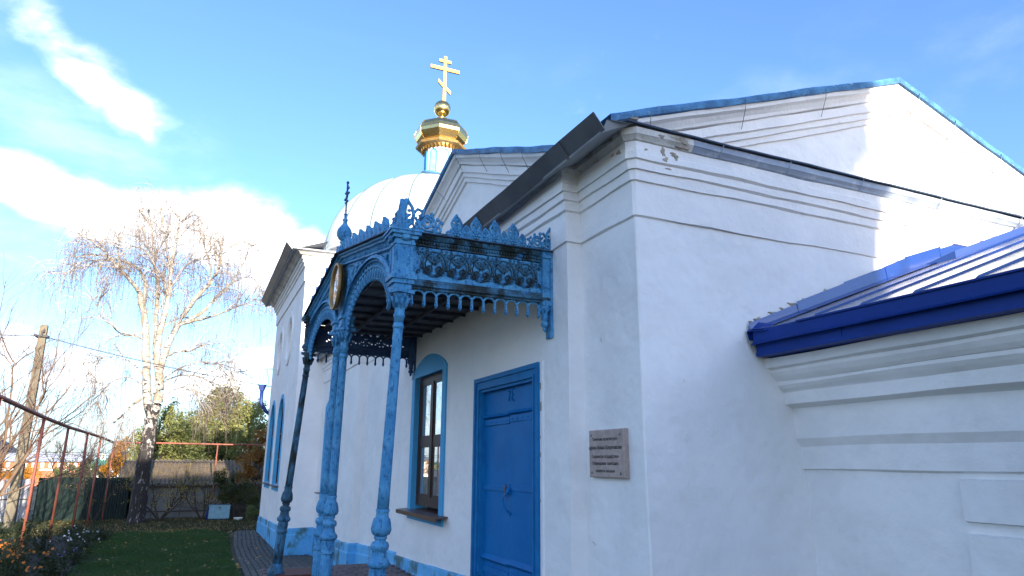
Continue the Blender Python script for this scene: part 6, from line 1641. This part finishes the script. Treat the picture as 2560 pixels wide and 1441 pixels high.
def crown_tree(name, base, blobs, n, size, leafk, label, cat='tree', trunk_r=.16, trunk_top=1.5, barkk='bark_dark', droop=0.0, seed=0, clump=.38, group=None):
    """blobs: [(cx, cy, cz, rx, ry, rz)] world; foliage gathered in clumps on short limbs"""
    g = np.random.default_rng(seed); t = thing(name, base, label, cat, group); b = np.array(base, float)
    P = []; limbs = []
    vol = np.array([q[3]*q[4]*q[5] for q in blobs])**.75; vol /= vol.sum()
    for q, w in zip(blobs, vol):
        c = np.array(q[:3]); r = np.array(q[3:]); k = int(n*w); nc = max(6, int(26*(r[0]*r[1]*r[2])**.5))
        d = g.normal(size=(nc, 3)); d /= np.linalg.norm(d, axis=1, keepdims=True); rad = g.uniform(.35, 1.0, nc)**.6
        cc = c+d*r*rad[:, None]*.86; sz = clump*g.uniform(.5, 1.25, nc)*(r.mean()**.5)
        i = g.integers(0, nc, k); off = g.normal(size=(k, 3)); off /= np.linalg.norm(off, axis=1, keepdims=True)
        off *= (g.uniform(0, 1, (k, 1))**.45); off *= sz[i][:, None]; off[:, 2] *= 1+droop
        pp = cc[i]+off; pp[:, 2] -= droop*g.uniform(0, .5, k)*sz[i]
        P.append(pp)
        for j in range(0, nc, 2):
            s0 = b+np.array([0, 0, g.uniform(.35, .9)*max(.3, c[2]-b[2])]); m_ = (s0+cc[j])/2+g.normal(0, .12, 3)+np.array([0, 0, -.1]); limbs.append(smooth_path([s0, m_, cc[j]], 7))
    limbs = np.array(limbs); V, F = tubes(limbs, np.linspace(trunk_r*.28, .012, 7)[None]*np.ones((len(limbs), 1)), 4); np_mesh('limbs', V, F, M[barkk], t, kind='stuff')
    top = b+np.array([0, 0, trunk_top]); V, F = tubes(smooth_path([b, (b+top)/2+g.normal(0, .05, 3), top], 8)[None], np.linspace(trunk_r, trunk_r*.45, 8)[None], 8); np_mesh('trunk', V, F, M[barkk], t, smooth=True)
    P = np.concatenate(P); V, F = cards(P, size, up_bias=0, aspect=.5); np_mesh('crown', V, F, M[leafk], t, kind='stuff')
    return t
crown_tree('willow_tree', (1.5, 44, -2.6), [(1.5, 44, 2.9, 1.75, 1.5, 1.5), (2.7, 44, 2.1, 1.5, 1.5, 1.5), (.3, 44.3, 1.7, 1.5, 1.5, 1.4), (1.8, 43.6, .9, 2.1, 1.6, 1.2), (3.2, 44, .6, 1.0, 1.2, 1.1), (1.1, 44, 3.6, .7, .7, .7)], 26000, .15, 'lf_willow',
           'tallest yellow-green leafy tree behind the shed roof, next to the church wing', droop=.5, trunk_top=4, seed=3)
crown_tree('willow_tree', (-1.4, 42.5, -2.6), [(-1.5, 42.5, 1.6, 1.4, 1.3, 1.1), (-.4, 42.5, 1.0, 1.4, 1.3, 1.2), (-2.4, 42.5, .7, 1.0, 1.1, .9), (-1.2, 42.3, .2, 1.9, 1.2, .8), (-1.4, 42.5, 2.5, .5, .5, .6)], 19000, .14, 'lf_willow3',
           'darker green rounded tree behind the shed, right of the birch trunk', droop=.5, trunk_top=3, seed=4)
crown_tree('autumn_tree', (-3.75, 47, -2.6), [(-3.8, 47, .2, .75, .8, .9), (-3.6, 47, .9, .4, .4, .5), (-4.2, 47, -.5, .6, .6, .5)], 5000, .13, 'lf_orange', 'orange autumn tree glowing left of the shed roof', trunk_r=.1, seed=5, clump=.3)
crown_tree('autumn_bush', (2.75, 34.5, -2.4), [(2.6, 34.5, -.2, .85, .9, .9), (3.0, 34.6, .6, .75, .8, .7), (2.3, 34.2, -.9, .7, .8, .7), (2.9, 34.5, 1.1, .4, .4, .4)], 9000, .085, 'lf_rust', 'rusty orange bush between the shed and the church wing', 'bush', trunk_r=.06, trunk_top=1.2, seed=6, clump=.3)
crown_tree('shrub', (1.85, 32.6, -2.4), [(1.75, 32.6, -1.2, .75, .7, .7), (2.3, 32.4, -1.3, .6, .6, .7), (1.4, 32.9, -.7, .5, .5, .4)], 9000, .07, 'lf_dark', 'dark green shrub with yellow leaves behind the pale blue box', 'shrub', trunk_r=.04, trunk_top=.8, seed=7, clump=.26)
crown_tree('shrub', (2.6, 30.6, -2.33), [(2.65, 30.6, -1.95, .50, .6, .36), (2.45, 30.9, -2.1, .35, .4, .25)], 3500, .05, 'lf_willow2', 'low olive shrub at the foot of the church wing', 'shrub', trunk_r=.03, trunk_top=.3, seed=8, clump=.22)
crown_tree('hedge_tree', (-8.2, 60, -2.6), [(-8.0, 60, -.9, 1.5, 1, .7), (-6.4, 60, -.8, 1.2, 1, .6)], 6000, .13, 'lf_willow2', 'low green treetops over the green fence, in front of the far roofs', 'tree', trunk_r=.08, trunk_top=1, seed=10, clump=.35)
crown_tree('yellow_tree', (-11.2, 62, -2.6), [(-11.4, 62, -1.0, 1.5, 1, .6), (-13.4, 62, -.5, 1.2, 1, .7)], 4500, .13, 'lf_orange', 'yellow-orange treetop in front of the orange brick house', 'tree', trunk_r=.08, trunk_top=1, seed=12, clump=.35)
bare_tree('bare_tree', (-6.8, 52, -2.5), 3.3, .5, 71, 'dark leafless shrub-like tree over the green fence', 'bark_dark', 6, r=.06, per=(7, 6), rt=.012)
bare_tree('bare_tree', (-4.9, 50, -2.5), 3.2, .5, 72, 'thin leafless tree just left of the orange autumn tree', 'bark_dark', 6, r=.05, per=(7, 6), rt=.012)

crown_tree('unseen_shade_tree', (5.6, -15.0, -1.7), [(6.38, -15.0, 7.55, .80, .6, .72), (6.35, -15.0, 8.5, .80, .6, .62), (5.6, -15, 7.4, .9, .7, .8), (6.55, -15.1, 8.0, .62, .5, .7)], 17000, .17, 'lf_yellow', 'unseen leafy tree added behind the photographer so that its crown shades the gable', trunk_r=.14, trunk_top=6.5, seed=15, clump=.5)  # unseen tree added so its crown carries the shadow edge across the gable

# ---- flower bed by the left edge
def bed():
    s = MB(); pts = [(-4.2, 12), (-2.2, 12), (-1.95, 15), (-1.9, 18), (-2.2, 22), (-2.6, 25), (-4.2, 25)]
    for (a, b) in zip(range(12, 25), range(13, 26)):
        xr = lambda y: float(np.interp(y, [12, 15, 18, 22, 25], [-1.85, -1.7, -1.62, -1.95, -2.3]))
        s.quad((-4.6, a, ground_z(a)+.02), (xr(a), a, ground_z(a)+.02), (xr(b), b, ground_z(b)+.02), (-4.6, b, ground_z(b)+.02))
    tag(s.build('flower_bed_soil', M['soil']), kind='structure')
    g = np.random.default_rng(3)
    def plant(x, y, h, r, nst, nl, petal, nf, label, cat, group, fs=.05, seed=0, name='flower_plant'):
        g = np.random.default_rng(seed); t = thing(name, (x, y, ground_z(y)), label, cat, group); b = np.array([x, y, ground_z(y)+.015])
        v = g.normal(0, 1, (nst, 3)); v[:, 2] = np.abs(v[:, 2])+1.4; v[:, :2] *= r/h*1.1; P = [np.tile(b, (nst, 1))+np.c_[g.normal(0, r*.25, (nst, 2)), np.zeros(nst)]]
        for k in range(5): P.append(P[-1]+v/np.linalg.norm(v, axis=1, keepdims=True)*(h/5)*g.uniform(.7, 1.1, (nst, 1))+g.normal(0, .01, (nst, 3)))
        P = np.stack(P, 1); V, F = tubes(P, np.linspace(.005, .003, 6)[None]*np.ones((nst, 1)), 3); np_mesh('stems', V, F, M['lf_bed'], t, kind='stuff')
        q = P.reshape(-1, 3); q = q[g.integers(0, len(q), nl)]+g.normal(0, .035, (nl, 3)); q[:, 2] = np.maximum(q[:, 2], b[2]); V, F = cards(q, .055); np_mesh('leaves', V, F, M['lf_bed'], t, kind='stuff')
        if petal and nf:
            tips = P[:, -1][g.integers(0, nst, nf)]+g.normal(0, .03, (nf, 3)); Vs = []; Fs = []; o = 0
            for c in tips:
                n_ = 7; nrm = np.array([g.normal(0, .5), -1+g.normal(0, .3), .7]); nrm /= np.linalg.norm(nrm); a = np.cross(nrm, [0, 0, 1.]); a /= np.linalg.norm(a); bb = np.cross(nrm, a); s_ = fs*g.uniform(.6, 1.1)*.5
                for k in range(n_):
                    w0 = 2*math.pi*k/n_; e = lambda w, rr_, z: c+(a*math.cos(w)+bb*math.sin(w))*rr_+nrm*z
                    Vs += [c, e(w0-.35, s_*.8, .006), e(w0, s_*1.1, .012), e(w0+.35, s_*.8, .006)]; Fs.append((o, o+1, o+2, o+3)); o += 4
            np_mesh('blossoms', Vs, Fs, M[petal], t, kind='stuff')
    specs = []
    for i, (x, y) in enumerate([(-2.75, 14.2), (-2.5, 15.1), (-2.85, 15.9), (-2.35, 13.6), (-3.1, 17.0), (-3.3, 15.0)]):
        plant(x, y, .55, .28, 16, 420, 'petal_orange', 16, ['orange flower clump at the lower left corner', 'orange flower clump, second from the lower left corner', 'orange flower clump beside the first red post', 'low orange flower clump nearest the lawn', 'orange flower clump farthest back', 'orange flower clump cut by the left edge'][i], 'flowers', 'orange flower clumps in the bed', .055, i)
    for i, (x, y) in enumerate([(-2.35, 19.6), (-2.15, 20.8), (-2.5, 21.6), (-2.05, 18.6)]):
        plant(x, y, .50, .30, 14, 320, 'petal_white', 7, ['white flower clump in the middle of the bed', 'white flower clump nearest the lawn', 'white flower clump farthest back', 'low white flower clump nearest the camera'][i], 'flowers', 'white flower clumps in the bed', .050, 20+i)
    for i, (x, y) in enumerate([(-2.2, 16.6), (-1.95, 17.6)]):
        plant(x, y, .35, .24, 12, 260, 'petal_violet', 5, ['violet flower clump nearer the camera', 'violet flower clump farther from the camera'][i], 'flowers', 'violet flower clumps in the bed', .05, 30+i)
    for i, (x, y, h) in enumerate([(-3.3, 18.5, .95), (-3.9, 17.3, 1.05), (-3.0, 20.2, .6), (-3.6, 21, .8), (-4.1, 19.6, .9), (-2.7, 23.4, .45), (-2.2, 15.6, .4), (-1.95, 14.2, .3), (-2.05, 22.8, .35)]):
        plant(x, y, h, .42, 22, 900, None, 0, ['dark leafy plant round the first red post', 'tall dark leafy plant at the left edge', 'dark leafy plant before the second red post', 'dark leafy plant behind the bed', 'tall dark leafy plant under the bare tree', 'low dark plant at the far end of the bed', 'low dark plant among the orange flowers', 'low dark plant at the lawn edge', 'low dark plant by the white flowers'][i], 'plant', 'dark leafy plants in the bed', .05, 50+i, 'leafy_plant')
bed()

# ================================================================== PIPELINE, POLE, CABLES, FENCES, SHED
def pipeline():
    t = thing('pipeline', (-3.3, 20, -2.2), 'long red-brown overhead pipe on thin red posts along the left side of the garden', 'pipe')
    top = [(-3.45, 11.5, 1.16), (-3.42, 15.8, 1.14), (-3.40, 20.2, 1.00), (-3.36, 23.7, .92), (-3.25, 27.0, .87), (-3.15, 29.8, .82), (-3.0, 33.0, .70)]
    m = MB(); m.tube(top, .048, 10); m.tube([(-3.0, 33.0, .70), (-1.0, 33.02, .71), (1.5, 33.02, .69), (7.5, 33.02, .72)], .035, 8); m.ball((-3.0, 33.0, .70), .05, 8); m.build('pipe', M['rust_pipe'], t)
    for (x, y, z) in top[1:]:
        gz = ground_z(y); m = MB(); m.tube([(x-.03, y, gz-.1), (x-.01, y, (gz+z)/2), (x+.0, y, z-.045)], .036 if y < 30 else .028, 8); m.build('post', M['rust_pipe'], t)
        m = MB(); m.bx(x-.10, x+.06, y-.03, y+.03, z-.062, z-.045); m.build('bracket', M['rust_pipe'], t)
    for x in (.95, 4.5):
        m = MB(); m.tube([(x, 33.02, -2.5), (x, 33.02, .66)], .028, 8); m.build('post', M['rust_pipe'], t)
pipeline()
def pole():
    t = thing('utility_pole', (-5.55, 30, -2.35), 'weathered grey utility pole carrying a black cable, behind the bare tree', 'utility pole')
    m = MB(); x, y = -5.54, 30; h = .135
    vs = []
    for (z, w) in ((-2.5, h*1.15), (1.0, h), (4.85, h*.86)): vs += [(x-w, y-w, z), (x+w, y-w, z), (x+w, y+w, z), (x-w, y+w, z)]
    m.add(vs, [(a+i, a+(i+1) % 4, a+4+(i+1) % 4, a+4+i) for a in (0, 4) for i in range(4)]+[(8, 9, 10, 11)]); m.build('post', M['pole'], t)
    m = MB(); m.bx(x-.20, x+.20, y-.20, y+.20, 4.38, 4.46); m.bx(x-.03, x+.03, y-.24, y-.19, 4.40, 4.62); m.box((x-.22, y-.1, 4.45), (.10, .08, .08)); m.box((x+.05, y-.2, 4.62), (.06, .05, .12)); m.build('insulator_clamp', M['cable'], t)
    for (a, b, lab) in (((x, y-.15, 4.42), (9.0, 31.5, 2.62), 'thin black cable sagging from the pole behind the birch to the church'), ((x, y-.15, 4.42), (-16, 26, 4.55), 'thin black cable leaving the pole towards the left edge')):
        P = [Vector(a).lerp(Vector(b), i/24)-Vector((0, 0, .35*4*(i/24)*(1-i/24))) for i in range(25)]
        m = MB(); m.tube(P, .016, 5); tag(m.build('cable', M['cable']), lab, 'cable', None)
    for k, z in ((0, .55), (1, .72)):
        m = MB(); m.tube([(-30, 58, z), (-4, 58, z-.25), (20, 58, z)], .014, 4); tag(m.build('cable', M['cable']), ['lower distant power line low over the green fence', 'upper distant power line low over the green fence'][k], 'cable', 'distant power lines')
pole()
def fences():
    t = thing('green_fence', (-4, 34, -2.42), 'dark green profiled metal fence between the grey gate and the shed', 'fence')
    first = None; x = -5.55; k = 0
    while x < -2.3:
        if first is None:
            m = MB(); vs = []; n = 13
            for i in range(n): vs += [(.55*i/(n-1), -.012*(1 if (i//1) % 2 else -1), 0), (.55*i/(n-1), -.012*(1 if i % 2 else -1), 1.72)]
            m.add(vs, [(2*i, 2*i+2, 2*i+3, 2*i+1) for i in range(n-1)]); first = m.build('sheet', M['green_fence'], None); o = first
        else: o = first.copy(); COL.objects.link(o)
        o.parent = t; o.location = Vector((x, 34+.004*(k % 2), -2.43+.006*(k % 2)))-ORG['green_fence']; x += .545; k += 1
    m = MB(); m.bx(-5.6, -2.3, 34.03, 34.06, -1.05, -.98); m.bx(-5.6, -2.3, 34.03, 34.06, -2.2, -2.13); m.build('rail', M['green_fence'], t)
    t = thing('grey_fence', (-7, 34, -2.4), 'weathered pale grey board fence with a dark gate frame at the left edge', 'fence')
    first = None
    for i in range(17):
        x = -8.4+i*.165
        if first is None:
            m = MB(); m.bx(-.07, .07, -.012, .012, 0, 1.62); first = m.build('board', M['grey_fence'], None); o = first
        else: o = first.copy(); COL.objects.link(o)
        o.parent = t; o.location = Vector((x, 34, -2.38+rnd.uniform(-.03, .03)))-ORG['grey_fence']; o.rotation_euler = (0, rnd.uniform(-.02, .02), 0)
    m = MB()
    for z in (-2.0, -1.1): m.bx(-8.5, -5.6, 34.02, 34.05, z, z+.07)
    m.build('rail', M['grey_fence'], t)
    m = MB()
    for x in (-6.9, -6.2, -5.68): m.bx(x-.02, x+.02, 33.93, 33.97, -2.4, -.8)
    m.bx(-6.9, -5.68, 33.93, 33.97, -1.55, -1.51); m.tube([(-6.9, 33.95, -2.3), (-5.7, 33.95, -.95)], .012, 5); m.build('gate_frame', M['dark_wood'], t)
    # net on frames between the posts at the left
    t = thing('white_bags', (-7.1, 30.5, -2.3), 'pale covered heap in front of the grey fence at the left edge', 'heap')
    m = MB(); m.ball((-6.75, 31, -2.15), .35, 10, (1, .7, .6)); m.ball((-6.35, 31.1, -2.2), .25, 10, (1, .7, .6)); m.build('sack', M['grey_fence'], t)
fences()
def shed():
    t = thing('shed', (0, 36, -2.42), 'low grey shed with a mossy corrugated roof behind the birch', 'shed')
    x0, x1, yf, yb = -2.3, 3.3, 34.2, 37.4
    xs = [-2.3, -1.35, -.25, .85, 1.75, 3.3]
    for i, (a, b) in enumerate(zip(xs[:-1], xs[1:])):      # wall slabs with recessed joints
        m = MB(); m.bx(a+.012, b-.012, yf-.004*(i % 2), yf+.15, -2.5, -1.02); m.build('wall_panel', M['shed_wall'] if i < 4 else M['dark_wood'], t)
    m = MB(); m.bx(x0, x1, yf+.02, yf+.1, -2.5, -1.0); m.bx(x0-.02, x0+.1, yf, yb, -2.5, -.6); m.bx(x1-.1, x1, yf, yb, -2.5, -.6); m.build('wall', M['dark_wood'], t)
    m = MB(); m.bx(x0-.1, x1, yf-.05, yf-.02, -2.14, -2.09); m.bx(x0-.1, x1, yf-.12, yf-.06, -1.14, -1.05); m.build('wood_rail', M['dark_wood'], t)
    # corrugated sheets, each its own piece
    first = None; w = .98; k = 0; x = -2.82
    SL = (.06+.95)/(37.2-33.95)
    while x < 3.2:
        if first is None:
            m = MB(); n = 41; vs = []
            for j in range(9):
                for i in range(n):
                    u = w*i/(n-1); vs.append((u, 3.25*j/8, 3.25*j/8*SL+.038*math.cos(2*math.pi*u/.163)-.02*math.sin(math.pi*j/8)))
            m.add(vs, [(j*n+i, j*n+i+1, (j+1)*n+i+1, (j+1)*n+i) for j in range(8) for i in range(n-1)], True)
            vs2 = [(v[0], v[1], v[2]-.012) for v in vs[:n]]; m.add(vs[:n]+vs2, [(i, i+1, n+i+1, n+i) for i in range(n-1)])
            first = m.build('roof_sheet', M['slate'], None); o = first
        else: o = first.copy(); COL.objects.link(o)
        o.parent = t; o.location = Vector((x, 33.95+rnd.uniform(-.03, .03), -.985+.008*(k % 2)+rnd.uniform(-.008, .008)))-ORG['shed']; x += .975; k += 1
    m = MB(); m.bx(-2.85, 3.3, 33.98, 34.02, -1.10, -1.045); m.build('fascia_board', M['dark_wood'], t)
    n = 2600; g = np.random.default_rng(8); y = g.uniform(33.98, 37.1, n); x = g.uniform(-2.8, 3.2, n)
    z = -.985+(y-33.95)*SL+.04*np.cos(2*np.pi*(x+2.82)/.163)+.014
    a = g.uniform(0, 6.28, n); s = g.uniform(.018, .04, n); u = np.stack([np.cos(a), np.sin(a), np.sin(a)*SL], 1)*s[:, None]; v = np.stack([-np.sin(a), np.cos(a), np.cos(a)*SL], 1)*s[:, None]*.7
    C = np.stack([x, y, z], 1); np_mesh('roof_leaves', np.stack([C-u, C+v, C+u, C-v], 1).reshape(-1, 3), np.arange(4*n).reshape(-1, 4), M['lf_fallen'], kind='stuff')
shed()
def small_things():
    t = thing('cabinet', (1.28, 32.3, -2.38), 'pale blue weathered low cabinet with a small cross on its doors', 'cabinet')
    x0, x1, y0, y1, z0, z1 = .86, 1.66, 32.1, 32.7, -2.38, -1.80
    m = MB(); m.bx(x0, x1, y0+.02, y1, z0+.06, z1-.02); m.bx(x0-.02, x1+.02, y0-.01, y1+.02, z1-.02, z1+.01); m.build('body', M['box_paint'], t)
    for (a, b) in ((x0+.005, x0+.285), (x0+.292, x0+.53), (x0+.537, x1-.005)):
        m = MB(); m.bx(a, b, y0-.004, y0+.018, z0+.07, z1-.025); m.build('door', M['box_paint'], t)
    m = MB(); c = x0+.41; m.bx(c-.01, c+.01, y0-.02, y0-.006, z1-.17, z1-.03); m.bx(c-.04, c+.04, y0-.02, y0-.0065, z1-.085, z1-.068); m.bx(c-.025, c+.025, y0-.02, y0-.0065, z1-.06, z1-.048); m.build('cross', M['dark_wood'], t)
    m = MB(); m.bx(x0+.02, x1-.1, y0+.03, y0+.5, z0-.02, z0+.0595); m.build('plinth', M['pipe_blue'], t)
    m = MB(); m.tube([(x0-.08, 32.25, -2.38), (x0-.06, 32.25, -2.1), (x0-.02, 32.25, -1.88)], [.05, .045, .03], 8); tag(m.build('blue_bag', M['pipe_blue']), 'dark blue rolled bag leaning at the left side of the pale blue cabinet', 'bag')
    m = MB(); m.lathe([(.12, 0), (.15, .02), (.16, .10), (.185, .13), (.185, .145), (.16, .14), (.15, .05), (.0, .04)], (1.98, 31.6, -2.40), 20); tag(m.build('basin', M['white_enamel']), 'round white basin lying on the grass right of the pale blue cabinet', 'basin')
small_things()
def far_houses():
    t = thing('brick_house', (-13, 80, -2.6), 'long orange brick building with white panels and a pale roof, far off beyond the fence', 'building')
    m = MB(); m.bx(-17.5, -9.9, 80, 88, -2.6, -.15); m.build('wall', M['brick_wall'], t)
    m = MB(); m.add([(-18, 79.6, -.18), (-9.6, 79.6, -.18), (-9.6, 84, .62), (-18, 84, .62)], [(0, 1, 2, 3)]); m.add([(-18, 88.4, -.18), (-9.6, 88.4, -.18), (-9.6, 84, .62), (-18, 84, .62)], [(0, 1, 2, 3)]); m.build('roof', M['light_roof'], t)
    for i in range(11):
        x = -17.2+i*.68; m = MB(); m.bx(x, x+.30, 79.94, 80.0, -.72, -.28); m.build('white_panel', M['pale_wall'], t)
    m = MB(); m.bx(-17.5, -9.9, 79.93, 79.99, -1.02, -.84); m.build('band', M['pale_wall'], t)
    t = thing('grey_roofed_house', (-18.5, 90, -2.6), 'house with a dark grey pitched roof at the far left edge', 'house')
    m = MB(); m.bx(-23, -17.2, 90, 96, -2.6, .2); m.build('wall', M['pale_wall'], t)
    m = MB(); m.add([(-23.3, 89.7, .1), (-16.9, 89.7, .1), (-16.9, 96.3, .1), (-23.3, 96.3, .1), (-20.1, 89.7, 2.5), (-20.1, 96.3, 2.5)], [(0, 1, 4), (1, 2, 5, 4), (2, 3, 5), (3, 0, 4, 5)]); m.build('roof', M['dark_roof'], t)
    t = thing('green_roofed_house', (-8, 95, -2.6), 'small pale house with a green roof seen between the red posts', 'house')
    m = MB(); m.bx(-10.6, -7.2, 95, 99, -2.6, -.6); m.build('wall', M['pale_wall'], t)
    m = MB(); m.add([(-10.9, 94.7, -.65), (-6.9, 94.7, -.65), (-7.6, 97, .25), (-10.2, 97, .25)], [(0, 1, 2, 3)]); m.build('roof', M['green_roof'], t)
    m = MB(); m.bx(-9.9, -9.4, 96.4, 96.9, -.2, .75); m.build('chimney', M['pale_wall'], t)
    # dark distant tree line
    g = np.random.default_rng(2); n = 9000; x = g.uniform(-190, 160, n); h = 3.0+1.2*np.sin(x*.11)+.8*np.sin(x*.37+1); z = -2.6+h*g.uniform(0, 1, n)**.8; y = 230+g.normal(0, 5, n)
    V, F = cards(np.stack([x, y, z], 1), 1.6); np_mesh('far_wood', V, F, M['lf_willow2'], kind='stuff')
far_houses()

# lift everything so that the eye stands 1.6 m above the near ground level
for o in bpy.data.objects:
    if o.parent is None: o.location.z += 1.6
